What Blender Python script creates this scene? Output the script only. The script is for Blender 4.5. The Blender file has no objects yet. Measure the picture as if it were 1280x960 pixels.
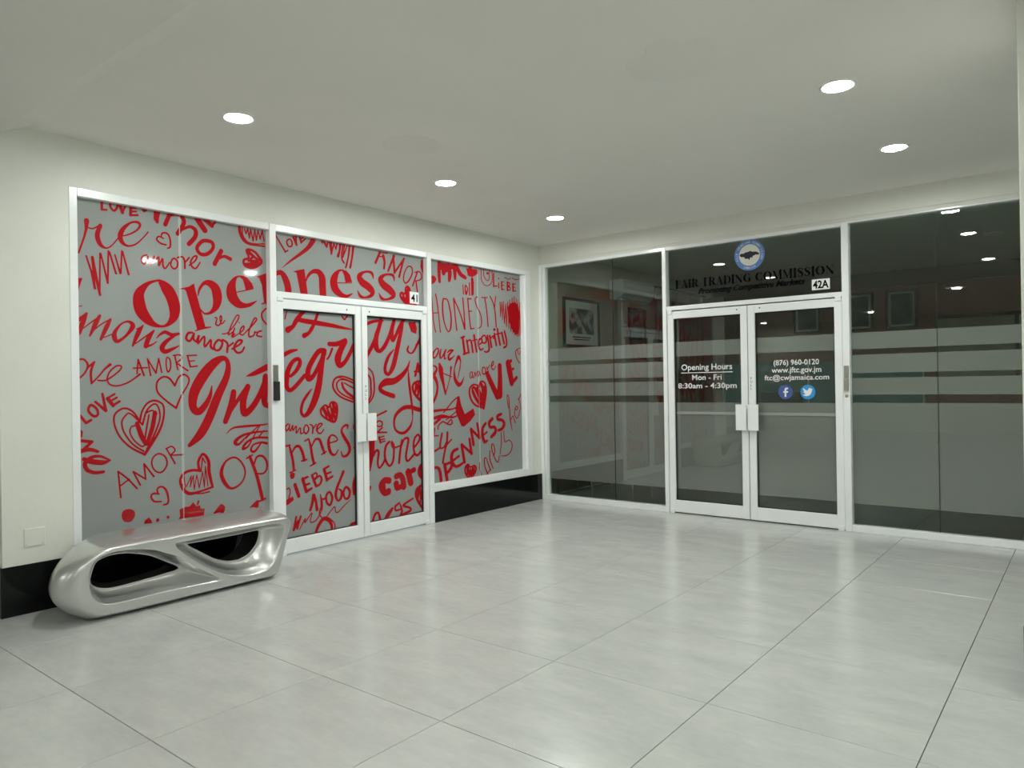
import bpy, bmesh, math, random
from mathutils import Vector, Matrix, noise
random.seed(7)
scene = bpy.context.scene
COL = scene.collection
V = Vector

# ------------------------------------------------------------------ camera
cam_d = bpy.data.cameras.new('camera'); cam = bpy.data.objects.new('camera', cam_d); COL.objects.link(cam)
scene.camera = cam
YAW, PITCH, ROLL = -0.674773, 0.001193, -0.015687
fw = V((math.sin(YAW)*math.cos(PITCH), math.cos(YAW)*math.cos(PITCH), math.sin(PITCH)))
rt = V((math.cos(YAW), -math.sin(YAW), 0)); up = rt.cross(fw)
r2 = rt*math.cos(ROLL) + up*math.sin(ROLL); u2 = -rt*math.sin(ROLL) + up*math.cos(ROLL)
M = Matrix((r2, u2, -fw)).transposed().to_4x4(); M.translation = V((5.19896, -7.04339, 1.373))
cam.matrix_world = M
cam_d.sensor_width = 36.0; cam_d.lens = 910.9/1280*36.0; cam_d.clip_start = 0.05

# ------------------------------------------------------------------ world and exposure
w = bpy.data.worlds.new('world'); scene.world = w; w.use_nodes = True
w.node_tree.nodes['Background'].inputs[0].default_value = (0.75, 0.85, 0.9, 1)
w.node_tree.nodes['Background'].inputs[1].default_value = 0.3
scene.view_settings.view_transform = 'Standard'; scene.view_settings.look = 'None'
scene.view_settings.gamma = 1.0; scene.view_settings.use_curve_mapping = False
scene.view_settings.exposure = 1.14
LAMP = 165.0          # radiance of the downlight diffusers

# ------------------------------------------------------------------ materials
MATS = {}
def mat(name, col=(.8,.8,.8), rough=.5, metal=0, coat=0, coat_rough=.05, spec=.5, emit=None, es=0, bump=0, bscale=40, vary=0, vscale=3):
    if name in MATS: return MATS[name]
    m = bpy.data.materials.new(name); m.use_nodes = True; nt = m.node_tree; b = nt.nodes['Principled BSDF']
    b.inputs['Base Color'].default_value = (*col, 1); b.inputs['Roughness'].default_value = rough
    b.inputs['Metallic'].default_value = metal; b.inputs['Specular IOR Level'].default_value = spec
    b.inputs['Coat Weight'].default_value = coat; b.inputs['Coat Roughness'].default_value = coat_rough
    if emit: b.inputs['Emission Color'].default_value = (*emit, 1); b.inputs['Emission Strength'].default_value = es
    if vary or bump:
        g = nt.nodes.new('ShaderNodeNewGeometry')
        if vary:
            n = nt.nodes.new('ShaderNodeTexNoise'); n.inputs['Scale'].default_value = vscale; n.inputs['Detail'].default_value = 5
            nt.links.new(g.outputs['Position'], n.inputs['Vector'])
            r = nt.nodes.new('ShaderNodeMapRange'); r.inputs[1].default_value = .3; r.inputs[2].default_value = .7
            r.inputs[3].default_value = 1-vary; r.inputs[4].default_value = 1+vary
            nt.links.new(n.outputs[0], r.inputs[0])
            mx = nt.nodes.new('ShaderNodeVectorMath'); mx.operation = 'SCALE'; mx.inputs[0].default_value = col
            nt.links.new(r.outputs[0], mx.inputs['Scale']); nt.links.new(mx.outputs[0], b.inputs['Base Color'])
        if bump:
            n2 = nt.nodes.new('ShaderNodeTexNoise'); n2.inputs['Scale'].default_value = bscale; n2.inputs['Detail'].default_value = 4
            nt.links.new(g.outputs['Position'], n2.inputs['Vector'])
            bp = nt.nodes.new('ShaderNodeBump'); bp.inputs['Strength'].default_value = bump; bp.inputs['Distance'].default_value = .004
            nt.links.new(n2.outputs[0], bp.inputs['Height']); nt.links.new(bp.outputs[0], b.inputs['Normal'])
    MATS[name] = m
    return m

def glass_mat(name, tint, film=None, film_amt=0.0, gloss_rough=0.0):
    """thin architectural glass: tinted see-through plus Schlick reflection; optional frosted film share"""
    m = bpy.data.materials.new(name); m.use_nodes = True; nt = m.node_tree; nt.nodes.clear()
    o = nt.nodes.new('ShaderNodeOutputMaterial'); t = nt.nodes.new('ShaderNodeBsdfTransparent'); t.inputs[0].default_value = (*tint, 1)
    g = nt.nodes.new('ShaderNodeBsdfGlossy'); g.inputs['Roughness'].default_value = gloss_rough; g.inputs[0].default_value = (1,1,1,1)
    lw = nt.nodes.new('ShaderNodeLayerWeight'); lw.inputs[0].default_value = .5
    pw = nt.nodes.new('ShaderNodeMath'); pw.operation = 'POWER'; pw.inputs[1].default_value = 5
    ma = nt.nodes.new('ShaderNodeMath'); ma.operation = 'MULTIPLY_ADD'; ma.inputs[1].default_value = .95; ma.inputs[2].default_value = .045
    nt.links.new(lw.outputs['Facing'], pw.inputs[0]); nt.links.new(pw.outputs[0], ma.inputs[0])
    under = t.outputs[0]
    if film:
        d = nt.nodes.new('ShaderNodeBsdfDiffuse'); d.inputs[0].default_value = (*film, 1)
        mx = nt.nodes.new('ShaderNodeMixShader'); mx.inputs[0].default_value = film_amt
        nt.links.new(t.outputs[0], mx.inputs[1]); nt.links.new(d.outputs[0], mx.inputs[2]); under = mx.outputs[0]
    m2 = nt.nodes.new('ShaderNodeMixShader'); nt.links.new(ma.outputs[0], m2.inputs[0])
    nt.links.new(under, m2.inputs[1]); nt.links.new(g.outputs[0], m2.inputs[2]); nt.links.new(m2.outputs[0], o.inputs[0])
    MATS[name] = m
    return m

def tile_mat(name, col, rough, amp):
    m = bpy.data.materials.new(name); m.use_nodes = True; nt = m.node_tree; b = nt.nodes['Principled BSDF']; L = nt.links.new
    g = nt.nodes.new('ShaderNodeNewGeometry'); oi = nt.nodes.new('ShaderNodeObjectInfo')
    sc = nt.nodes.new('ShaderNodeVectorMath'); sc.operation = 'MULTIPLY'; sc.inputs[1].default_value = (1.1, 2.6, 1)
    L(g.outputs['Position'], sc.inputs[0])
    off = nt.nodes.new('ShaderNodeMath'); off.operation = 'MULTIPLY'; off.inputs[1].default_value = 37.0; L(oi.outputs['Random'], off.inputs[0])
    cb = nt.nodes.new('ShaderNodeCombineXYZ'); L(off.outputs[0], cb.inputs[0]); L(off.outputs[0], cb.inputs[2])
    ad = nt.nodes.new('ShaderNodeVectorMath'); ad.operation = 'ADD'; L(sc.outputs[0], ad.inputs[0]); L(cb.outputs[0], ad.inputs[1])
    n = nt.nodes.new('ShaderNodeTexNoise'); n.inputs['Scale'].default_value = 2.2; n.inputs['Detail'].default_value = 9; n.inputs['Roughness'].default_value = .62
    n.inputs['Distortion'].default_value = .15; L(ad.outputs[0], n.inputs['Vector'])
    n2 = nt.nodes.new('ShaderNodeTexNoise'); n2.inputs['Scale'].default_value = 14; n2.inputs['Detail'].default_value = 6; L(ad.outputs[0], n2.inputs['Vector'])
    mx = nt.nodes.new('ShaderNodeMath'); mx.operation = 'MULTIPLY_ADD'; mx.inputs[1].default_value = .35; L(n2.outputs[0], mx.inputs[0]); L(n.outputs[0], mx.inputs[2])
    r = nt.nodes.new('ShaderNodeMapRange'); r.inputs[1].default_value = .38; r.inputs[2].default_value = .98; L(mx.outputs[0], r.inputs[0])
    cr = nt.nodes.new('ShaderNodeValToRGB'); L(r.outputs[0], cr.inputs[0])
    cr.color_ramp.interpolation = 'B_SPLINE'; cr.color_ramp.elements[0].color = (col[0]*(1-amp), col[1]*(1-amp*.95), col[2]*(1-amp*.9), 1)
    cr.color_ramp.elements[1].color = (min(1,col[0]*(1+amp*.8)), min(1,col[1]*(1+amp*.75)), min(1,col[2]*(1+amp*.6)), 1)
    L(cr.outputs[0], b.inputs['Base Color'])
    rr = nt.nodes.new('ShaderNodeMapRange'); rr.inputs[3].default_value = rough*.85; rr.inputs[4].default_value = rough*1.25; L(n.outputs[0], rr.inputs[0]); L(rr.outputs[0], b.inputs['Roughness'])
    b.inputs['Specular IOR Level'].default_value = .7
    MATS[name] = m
    return m

WALL = mat('cream_wall_paint', (.79,.80,.735), .45, bump=.25, bscale=30, vary=.025, vscale=2)
CEIL = mat('ceiling_paint', (.82,.81,.76), .6, bump=.15, bscale=9, vary=.02, vscale=1.2)
WHITE = mat('white_powder_coat', (.90,.92,.92), .28, coat=.3, coat_rough=.12, vary=.02, vscale=5)
BLACK = mat('black_granite', (.004,.005,.005), .10, spec=.28)
GASKET = mat('black_gasket', (.015,.015,.015), .6)
RED = mat('red_vinyl', (.42,.004,.009), .5, coat=.35, coat_rough=.04, spec=.08)
FILM = mat('grey_film', (.30,.32,.31), .5, coat=.6, coat_rough=.05, spec=.2, vary=.03, vscale=1.5)
SEAM = mat('pale_seam', (.44,.46,.44), .4)
SILVER = mat('silver_paint', (.64,.64,.63), .29, metal=.78, coat=.5, coat_rough=.08)
STEEL = mat('brushed_steel', (.45,.44,.40), .35, metal=1)
BLK = mat('black_plastic', (.02,.02,.022), .35)
WHT_INK = mat('white_vinyl', (.85,.85,.85), .5)
BLK_INK = mat('black_vinyl', (.003,.003,.004), .9, spec=.05)
GROUT = mat('dark_grout', (.02,.02,.02), .8)
TILE = tile_mat('pale_cement_tile', (.54,.55,.535), .20, .19)
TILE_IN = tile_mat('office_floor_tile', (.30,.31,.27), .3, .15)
GLASS = glass_mat('tinted_glass', (.87,.93,.90))
FROST = glass_mat('frosted_film', (.6,.6,.6), film=(.49,.405,.415), film_amt=.58, gloss_rough=.15)
BROWN = mat('brown_wall', (.42,.15,.09), .6, vary=.08, vscale=3)
DKBROWN = mat('dark_brown_cornice', (.12,.045,.03), .5)
WOOD = mat('brown_wood', (.22,.11,.06), .5, vary=.2, vscale=4)
TAN = mat('office_wall_paint', (.55,.48,.38), .6, vary=.03)
OCEIL = mat('office_ceiling', (.70,.74,.68), .8)
TEAL = mat('teal_fabric', (.08,.2,.2), .8)
FBBLUE = mat('social_blue', (.06,.10,.33), .5)
TWBLUE = mat('social_cyan', (.03,.30,.68), .5)
STRIP = mat('pale_film_strip', (.30,.31,.30), .6)
RING = mat('emblem_blue', (.10,.22,.55), .5)
NAVY = mat('emblem_navy', (.005,.006,.03), .5)
CREAM_INK = mat('emblem_cream', (.72,.72,.62), .5)
LAMPM = mat('lamp_diffuser', (.9,.9,.9), .5, emit=(.96,1,.95), es=LAMP)
LAMPOFF = mat('unlit_diffuser', (.7,.7,.66), .4)
GREEN = mat('leaf_green', (.08,.20,.05), .5)

# ------------------------------------------------------------------ helpers
def props(o, label=None, cat=None, group=None, kind=None):
    if label: o['label'] = label
    if cat: o['category'] = cat
    if group: o['group'] = group
    if kind: o['kind'] = kind
    return o
def empty(name, loc=(0,0,0), label=None, cat=None, group=None, kind=None, rz=0):
    o = bpy.data.objects.new(name, None); COL.objects.link(o); o.location = loc; o.rotation_euler = (0,0,rz); o.empty_display_size = .1
    return props(o, label, cat, group, kind)
def finish(name, bm, m, parent=None, smooth=False, loc=(0,0,0), label=None, cat=None, group=None, kind=None):
    me = bpy.data.meshes.new(name); bm.to_mesh(me); bm.free()
    if m: me.materials.append(m)
    if smooth:
        for f in me.polygons: f.use_smooth = True
    o = bpy.data.objects.new(name, me); COL.objects.link(o); o.location = loc
    if parent: o.parent = parent
    return props(o, label, cat, group, kind)
def box(bm, a, b, bev=0, seg=1):
    lo = V([min(a[i], b[i]) for i in range(3)]); hi = V([max(a[i], b[i]) for i in range(3)])
    r = bmesh.ops.create_cube(bm, size=1)
    for v in r['verts']: v.co = V([(lo[i]+hi[i])/2 + v.co[i]*(hi[i]-lo[i]) for i in range(3)])
    if bev:
        es = list({e for v in r['verts'] for e in v.link_edges})
        bmesh.ops.bevel(bm, geom=es, offset=bev, segments=seg, affect='EDGES', profile=.6)
def bx(name, a, b, m, parent=None, bev=0, seg=1, **k):
    bm = bmesh.new(); box(bm, a, b, bev, seg); return finish(name, bm, m, parent, **k)
def disc(bm, c, r, ax, h, n=32, r_top=None):
    """short cylinder from c along ax"""
    ax = V(ax).normalized(); t = ax.orthogonal().normalized(); b = ax.cross(t)
    A = [bm.verts.new(V(c)+r*(math.cos(2*math.pi*i/n)*t+math.sin(2*math.pi*i/n)*b)) for i in range(n)]
    B = [bm.verts.new(V(c)+ax*h+(r_top or r)*(math.cos(2*math.pi*i/n)*t+math.sin(2*math.pi*i/n)*b)) for i in range(n)]
    for i in range(n): bm.faces.new((A[i], A[(i+1)%n], B[(i+1)%n], B[i]))
    bm.faces.new(A[::-1]); bm.faces.new(B)
def lathe(bm, c, prof, n=40, ax='Z'):
    rings = []
    for r, h in prof:
        rings.append([bm.verts.new(V(c)+V((r*math.cos(2*math.pi*i/n), r*math.sin(2*math.pi*i/n), h))) for i in range(n)])
    for k in range(len(rings)-1):
        for i in range(n): bm.faces.new((rings[k][i], rings[k][(i+1)%n], rings[k+1][(i+1)%n], rings[k+1][i]))
    return rings
def tube(bm, pts, r, n=8):
    pts = [V(p) for p in pts]; rings = []
    for i, p in enumerate(pts):
        d = (pts[min(i+1, len(pts)-1)]-pts[max(i-1, 0)]).normalized(); t = V((0,0,1)) if abs(d.z) < .9 else V((1,0,0))
        a = d.cross(t).normalized(); b = d.cross(a)
        rings.append([bm.verts.new(p+r*(math.cos(2*math.pi*j/n)*a+math.sin(2*math.pi*j/n)*b)) for j in range(n)])
    for k in range(len(rings)-1):
        for j in range(n): bm.faces.new((rings[k][j], rings[k][(j+1)%n], rings[k+1][(j+1)%n], rings[k+1][j]))
    bm.faces.new(rings[0]); bm.faces.new(rings[-1][::-1])
LETTERS = """
#lettering|re
s5061 2293 10 5027 2399 12 5013 2459 17 5009 2514 32
s5006 2471 9 4976 2466 9 4948 2480 10 4923 2495 20
s4923 2495 26 4942 2440 30 4939 2397 32 4919 2360 22 4885 2348 10 4849 2373 8 4806 2431 8
s4788 2443 7 4733 2465 10 4681 2503 12 4660 2541 16 4680 2558 17 4725 2546 13 4772 2500 27 4795 2448 34 4785 2405 28 4749 2382 14 4697 2398 10 4645 2448 8 4605 2500 8
#lettering|LOVE
s4911 2680 15 4912 2607 15
s4912 2604 12 4881 2609 12
c4848 2677 12 4858 2639 15 4835 2611 14 4813 2639 14 4815 2676 14
s4802 2679 20 4778 2608 20
s4778 2608 14 4752 2673 14
s4719 2671 19 4724 2601 19
s4723 2624 12 4685 2632 12
s4724 2599 13 4676 2608 14
s4723 2652 12 4686 2656 12
#heart_drawing|small
P4653 2661 4604 2662 4611 2646 4634 2633
#lettering|mmor
P4561 2677 4509 2679 4524 2614 4528 2572 4544 2571 4566 2599
s4481 2574 31 4452 2645 30
s4452 2645 23 4396 2663 20 4352 2643 30 4344 2604 31 4390 2522 32
s4361 2553 15 4298 2587 21 4254 2566 32 4258 2517 33 4307 2457 33
c4191 2498 25 4126 2495 29 4118 2451 26 4162 2403 25 4214 2393 27 4243 2425 28 4234 2459 25
s4051 2439 35 4106 2333 34
s4075 2377 16 4025 2401 22 3976 2386 31
s4260 2691 44 4227 2639 44 4180 2578 42
s4180 2664 37 4124 2622 33
s4124 2622 19 4096 2653 16
#brush_mark|zigzag
l5015 2278 10 4983 2173 13 4963 2066 15
l4963 2066 10 4978 2275 15
l4975 2275 14 4953 2132 18 4931 2025 15
l4934 2028 12 4928 2307 10
l4923 2304 11 4881 2110 13
l4881 2110 11 4874 2329 11
l4867 2322 12 4827 2181 13
l4832 2308 10 4799 2186 13
l4795 2186 11 4786 2341 11
l4782 2337 12 4758 2243 12 4743 2184 14
#heart_drawing|tiny
s4477 2427 10 4515 2432 12 4544 2455 11 4530 2480 10 4497 2471 10
s4513 2479 9 4502 2508 10 4466 2509 12 4447 2469 12 4448 2417 12 4468 2403 9
#lettering|amore
s4616 2336 10 4646 2321 11 4654 2286 12 4634 2271 12 4615 2302 10 4609 2330 11 4608 2291 13 4590 2274 11
s4590 2278 9 4564 2335 10 4567 2289 11 4533 2332 12 4533 2269 13 4505 2324 11 4502 2273 13 4485 2255 10 4454 2302 9
c4416 2336 12 4394 2310 12 4401 2272 11 4427 2261 12 4445 2285 11 4437 2321 11
s4396 2344 11 4359 2355 12 4342 2329 14 4340 2273 13
s4340 2313 11 4306 2357 11
s4307 2297 9 4260 2339 11 4247 2373 14 4272 2366 12 4296 2322 13 4282 2288 14 4254 2283 11 4222 2331 9
#heart_drawing|round
s3893 2662 21 3889 2607 27 3857 2556 33 3810 2528 18 3743 2525 12 3674 2527 12
s3869 2652 9 3866 2593 10 3829 2543 11 3762 2535 9 3674 2547 9
l3851 2638 11 3837 2606 11 3822 2647 10 3809 2576 12 3797 2645 10 3776 2556 12 3760 2648 8 3747 2568 12 3731 2648 8 3713 2581 12 3692 2654 10 3679 2569 12
#heart_drawing|solid
c3835 2469 13 3811 2483 12 3763 2470 13 3730 2439 14 3704 2399 15 3746 2355 12 3804 2339 14 3853 2355 14 3860 2393 12 3817 2418 11
l3821 2471 14 3764 2426 14 3716 2406 10 3822 2393 11 3726 2387 11 3841 2365 12 3746 2368 12 3832 2349 10 3784 2350 11 3803 2408 13 3773 2434 12 3821 2453 11
#lettering|Openness
c4542 2161 14 4612 2132 25 4669 2064 63 4675 1995 81 4656 1927 82 4612 1873 63 4570 1844 36 4516 1834 16 4469 1854 30 4428 1911 64 4423 1983 83 4446 2060 86 4480 2112 80 4519 2151 41
P4383 2119 4313 2140 4271 2168 4262 2124 4187 1849 4140 1853 4140 1845 4269 1810 4273 1816 4253 1825 4335 2106 4347 2116 4383 2113
s4241 2082 8 4230 2127 18 4195 2175 27 4148 2180 53 4104 2147 71 4088 2082 75 4098 2015 56 4138 1963 26 4190 1947 13 4224 1977 9
P3946 2132 3778 2178 3783 2167 3946 2123
P3880 2269 3834 2259 3792 2215 3776 2178 3783 2169 3847 2150 3858 2196 3872 2237 3899 2256
s3862 2262 12 3918 2256 13 3951 2217 43 3970 2160 77 3962 2093 86 3912 2042 64 3852 2034 36 3804 2048 24 3751 2080 5
P3752 2274 3668 2309 3638 2314 3561 2118 3560 2056 3668 2047 3672 2069 3687 2068 3704 2211 3728 2265
s3707 2059 9 3668 2069 9
#brush_mark|arc
s3668 2025 13 3707 1983 13 3704 1940 14 3670 1898 14
#lettering|u
s4108 1923 10 4093 1916 9 4104 1874 11 4078 1865 10 4056 1906 10 4059 1939 11 4070 1922 9 4058 1878 10 4028 1905 8
#lettering|liebe
s4052 1800 8 4007 1812 8 3942 1883 10 3909 1943 11 3932 1947 9 3975 1873 10 4003 1800 11
s3999 1794 8 3957 1823 9 3972 1780 9 3948 1806 9
s3948 1849 11 3972 1780 11 3925 1801 8
p3914 1901 3903 1900 3905 1892 3915 1893
s3925 1801 8 3878 1835 10 3868 1870 11 3895 1851 11 3902 1808 11 3879 1799 9
s3879 1799 9 3802 1873 11 3755 1928 11 3777 1934 11 3820 1847 11 3824 1790 13 3784 1801 11 3774 1831 11
s3774 1823 9 3711 1839 9 3735 1835 11 3757 1802 12 3712 1793 11
#lettering|amore
s4290 1799 13 4323 1793 16 4338 1753 17 4311 1736 16 4286 1775 15 4277 1796 14 4282 1751 15 4260 1732 12
s4260 1736 11 4240 1781 15 4249 1720 15 4197 1775 13 4196 1697 15 4146 1752 13 4147 1699 18 4121 1679 14
c4087 1752 15 4052 1735 16 4072 1684 17 4108 1673 15 4120 1708 16
s4049 1756 14 4011 1728 16 4014 1661 16
s4011 1699 12 3963 1734 14
s3973 1687 13 3908 1723 14 3887 1754 17 3922 1752 15 3955 1696 18 3928 1659 16 3890 1668 14 3868 1703 13
#lettering|AMORE
s4437 1626 9 4387 1631 10 4375 1604 10 4416 1573 9
s4426 1627 11 4405 1524 11
s4416 1573 10 4330 1516 11
s4330 1626 12 4310 1545 12
s4334 1627 10 4261 1632 10
s4318 1585 8 4276 1591 8
s4310 1544 10 4256 1551 10
#lettering|mour
s5014 1897 8 5033 1858 29 5065 1763 26
P5071 1860 5020 1902 5010 1897 5068 1828
s5062 1774 5 4995 1832 8 4936 1880 8
s4936 1883 18 4964 1826 30 4999 1746 12
s4992 1767 7 4930 1824 8 4867 1865 8
s4867 1863 15 4894 1808 30 4931 1724 15
s4924 1732 6 4858 1762 7
c4749 1855 15 4720 1825 33 4765 1758 16 4823 1715 22 4844 1744 33 4836 1785 21 4796 1837 11
s4650 1834 9 4683 1781 32 4722 1688 13
s4693 1805 9 4654 1828 9
s4719 1692 6 4655 1740 9 4575 1801 10
s4575 1800 12 4610 1750 33 4633 1687 31
s4633 1683 17 4588 1700 11 4555 1725 5
s4556 1748 6 4529 1776 15 4493 1794 22 4446 1776 24 4394 1786 17
s4422 1773 15 4486 1727 29 4518 1679 37 4495 1653 33 4439 1675 19 4391 1699 6
#brush_mark|edge
P5070 2125 5039 2128 5065 2046 5071 2046
s5070 1936 6 5045 1942 6
#lettering|ove
s5071 1585 11 5038 1586 11 5015 1550 12 5033 1499 11 5068 1462 11
s5033 1499 9 5012 1535 11 4975 1569 14
s4975 1569 12 4996 1507 15 4993 1427 13
s4993 1427 10 4945 1478 10 4910 1522 11 4873 1555 17
s4952 1447 10 4904 1447 10 4855 1478 10 4812 1515 10 4801 1543 10 4833 1545 10 4876 1507 10 4894 1456 10 4877 1419 10 4828 1409 10 4763 1429 10 4711 1462 10 4677 1489 13
#lettering|AMORE
s4687 1592 10 4696 1493 10
s4687 1590 12 4648 1481 12
s4721 1531 9 4624 1535 9
s4623 1600 9 4602 1481 11
l4620 1593 10 4564 1497 11 4543 1602 10 4523 1503 11
c4484 1611 9 4461 1592 10 4458 1537 10 4478 1505 10 4490 1556 9
#lettering|LOVE
s5066 1213 16 5031 1164 16
s5031 1164 16 5000 1182 16
c4995 1282 16 4963 1255 15 4957 1217 15 4983 1207 16 5013 1239 15 5012 1268 15
l4971 1303 15 4906 1241 20 4926 1355 15
s4892 1323 24 4858 1274 21
s4892 1327 13 4848 1353 13
s4878 1304 13 4834 1329 13
s4858 1276 15 4816 1302 15
#heart_drawing|outline
s4429 1406 13 4467 1458 13 4514 1470 12 4557 1431 12 4554 1361 12 4493 1297 12 4421 1242 14
s4421 1242 14 4383 1329 12 4333 1408 11 4322 1457 12 4357 1487 12 4397 1469 12 4429 1406 13
#heart_drawing|nested
s4682 1158 13 4729 1228 12 4787 1253 12 4845 1218 12 4853 1151 11 4818 1060 11 4747 980 12 4652 923 15
s4682 1158 14 4663 1233 12 4624 1286 12 4571 1300 14 4517 1267 12 4514 1181 13 4551 1074 16 4652 923 19
s4664 1134 12 4744 1214 10 4780 1200 10 4803 1156 10 4789 1088 10 4733 1002 10 4659 947 12
s4664 1134 14 4632 1232 12 4579 1277 11 4548 1245 11 4542 1167 11 4582 1060 12 4637 956 12
s4701 1129 9 4738 1123 9 4750 1086 9 4725 1031 9 4674 982 10 4651 988 9
s4701 1144 29 4673 1058 34 4644 995 22
s4633 1217 11 4595 1231 11 4564 1206 11
s4576 1215 31 4596 1107 31 4636 995 23
s4618 1201 11 4643 1064 11 4651 996 11
#lettering|ne
P5071 1130 5051 1108 5055 1072 5072 1062
s5072 1050 18 4999 1036 20
s4995 1037 17 5060 978 20
s5073 978 25 5013 986 23 4961 968 18
s5047 925 24 5001 905 34 4933 892 32 4883 900 7
s4883 902 11 4946 935 16 5000 932 21 5041 896 25 5028 852 23 4981 829 20 4927 829 18
#lettering|AMOR
s4832 821 10 4817 640 10
s4832 821 10 4772 766 10 4708 690 11
s4823 719 9 4758 760 9
l4685 710 11 4732 810 11 4647 748 11 4657 856 12 4590 761 12
c4553 920 10 4507 894 11 4495 837 11 4532 786 11 4578 798 10 4603 847 10 4593 896 10
s4494 946 10 4436 839 11
s4500 951 10 4458 965 9 4435 934 10 4470 901 10
s4470 901 9 4374 898 10
#heart_drawing|small
s4541 576 11 4589 583 12 4611 617 12 4597 639 13 4556 632 11
s4565 642 11 4565 673 11 4533 681 12 4503 650 14 4488 586 13 4496 555 13 4524 550 11
#brush_mark|blot
p4804 545 4768 555 4732 539 4724 503 4751 464 4798 473 4813 509
#brush_mark|blot
P4665 435 4657 459 4629 475 4610 452 4607 430
#brush_mark|dot
p4575 458 4560 458 4556 441 4570 432 4579 443
#brush_mark|dot
p4504 464 4487 466 4482 453 4494 443
#brush_mark|splash
P4418 429 4404 447 4408 499 4363 512 4331 512 4304 539 4279 506 4251 509 4247 484 4213 479 4223 427 4332 430
s4270 519 12 4263 539 14
#brush_mark|blot
p4147 430 4118 465 4083 495 4050 468 4064 424 4101 432
#brush_mark|blot
p3844 430 3807 464 3766 485 3761 445 3774 423 3817 433
#heart_drawing|scribbled
s4243 767 18 4310 776 18 4368 760 18 4399 712 18 4378 646 22 4329 606 22 4245 613 15 4149 634 14
s4251 767 18 4259 834 19 4222 889 18 4180 835 22 4175 744 24 4149 633 17
s4329 608 10 4246 596 10 4175 601 10
l4353 663 8 4315 736 7 4324 655 7 4300 737 7 4294 631 7 4273 738 7 4255 639 8 4228 758 7 4215 642 8 4204 796 8 4187 647 8
l4372 749 8 4361 652 8
l4239 759 9 4226 863 10 4204 821 9
#lettering|openness
c3969 842 13 3910 802 13 3876 722 13 3908 640 13 3991 603 17 4049 652 30 4077 734 30 4042 814 16
s3862 825 11 3810 848 11
s3834 837 22 3774 676 28 3727 484 30
s3759 471 13 3700 486 13
s3797 774 14 3772 828 15 3723 832 16 3685 785 17 3684 728 16 3716 692 13 3769 695 12
#brush_mark|flourish
s4029 1032 5 3974 1071 12 3882 1079 17 3738 1082 14 3670 1087 9
s3675 1030 12 3807 1025 16 3902 1005 19 3958 962 31 3930 941 18 3864 994 11 3821 1026 9
s3676 977 16 3788 981 16 3865 947 18 3894 902 19 3847 920 13 3812 974 10
s3682 931 19 3731 942 16 3799 929 13 3823 888 17 3790 875 18 3736 933 11
s3817 965 9 3738 1082 10
s3864 986 11 3758 1074 9
s3760 979 11 3705 1036 11
#lettering|Integrity
s4143 1402 7 4159 1325 31 4201 1252 46 4253 1209 54 4294 1247 58 4284 1351 75 4215 1473 80 4127 1572 67 4047 1614 38 4009 1573 38 4022 1472 53 4096 1323 65 4168 1161 68 4239 1042 65 4324 963 29
s3965 1350 46 3985 1253 53 4037 1125 41
s4004 1187 27 3925 1294 32 3843 1391 42
s3843 1391 47 3883 1284 56 3875 1182 54 3803 1231 50 3734 1333 46 3678 1463 39
s3683 1472 49 3695 1341 59 3687 1244 46 3587 1241 41
s3851 1476 7 3780 1498 37 3667 1549 50
s3513 1651 35 3449 1681 33 3384 1696 14
s3449 1475 27 3395 1521 35 3357 1584 41 3373 1619 34 3426 1597 36 3472 1527 45 3489 1451 49 3490 1389 44 3459 1357 35 3406 1388 37 3313 1479 35
s3103 1697 43 3165 1688 45 3231 1608 48 3274 1529 50 3276 1457 56 3229 1472 42 3176 1551 36 3104 1675 41
s3113 1675 47 3132 1595 52 3151 1486 57 3170 1392 63 3198 1306 66 3238 1222 59 3285 1159 44 3326 1138 25 3352 1176 25 3334 1253 24 3282 1323 22 3238 1368 5
s3054 1757 37 2968 1760 44 2876 1793 45
s2880 1785 57 2933 1701 61 2962 1627 69 2944 1571 51 2889 1598 41 2831 1674 40 2772 1781 36
s3023 1714 21 3051 1654 18 3078 1623 15
s2643 1950 31 2543 1985 25 2431 1997 16
s2457 1996 47 2484 1920 47 2516 1840 56 2518 1747 60 2478 1709 39 2415 1758 44 2351 1863 41 2295 2001 40
s2650 1635 36 2568 1753 41 2516 1840 47
s2284 2018 31 2318 1904 42 2315 1821 47 2277 1858 38 2221 1949 41 2165 2025 39
s2177 2008 32 2200 1918 44 2235 1804 52 2275 1674 57 2315 1562 55 2369 1494 34 2410 1514 38 2409 1577 38 2365 1664 32 2299 1730 9
#brush_mark|splatter
s3470 1860 53 3421 1891 36 3387 1942 43 3337 2001 37 3303 2028 33
s3379 1953 36 3296 1943 40 3195 1935 42 3037 1922 36 2910 1907 27 2791 1896 9
s3167 2023 25 3194 1953 29 3230 1887 35 3265 1842 31 3311 1819 43
s2907 2007 16 2881 1983 15 2853 2014 15
s3479 2012 11 3496 1949 9
#lettering|Openness
s3616 2303 13 3577 2317 33 3522 2330 43 3483 2282 59 3460 2215 62 3458 2153 61
P3408 2353 3368 2368 3295 2388 3262 2163 3335 2160 3375 2346
s3283 2275 8 3261 2330 21 3213 2373 32 3153 2378 49 3116 2335 68 3111 2263 69 3107 2162 69
s3157 2165 7 3038 2173 7
P2950 2308 2787 2321 2791 2313 2950 2299
P2906 2428 2850 2424 2809 2390 2785 2325 2862 2315 2875 2375 2893 2407
s2888 2425 10 2934 2410 26 2976 2357 63 2991 2297 78 2969 2240 73 2910 2200 49 2855 2192 30 2817 2205 18 2780 2225 5
s2537 2380 6 2549 2428 29 2596 2442 19 2660 2426 26 2700 2385 59 2672 2338 70 2599 2303 72 2552 2261 63 2571 2222 34 2640 2199 17 2694 2208 30 2725 2257 6
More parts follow.
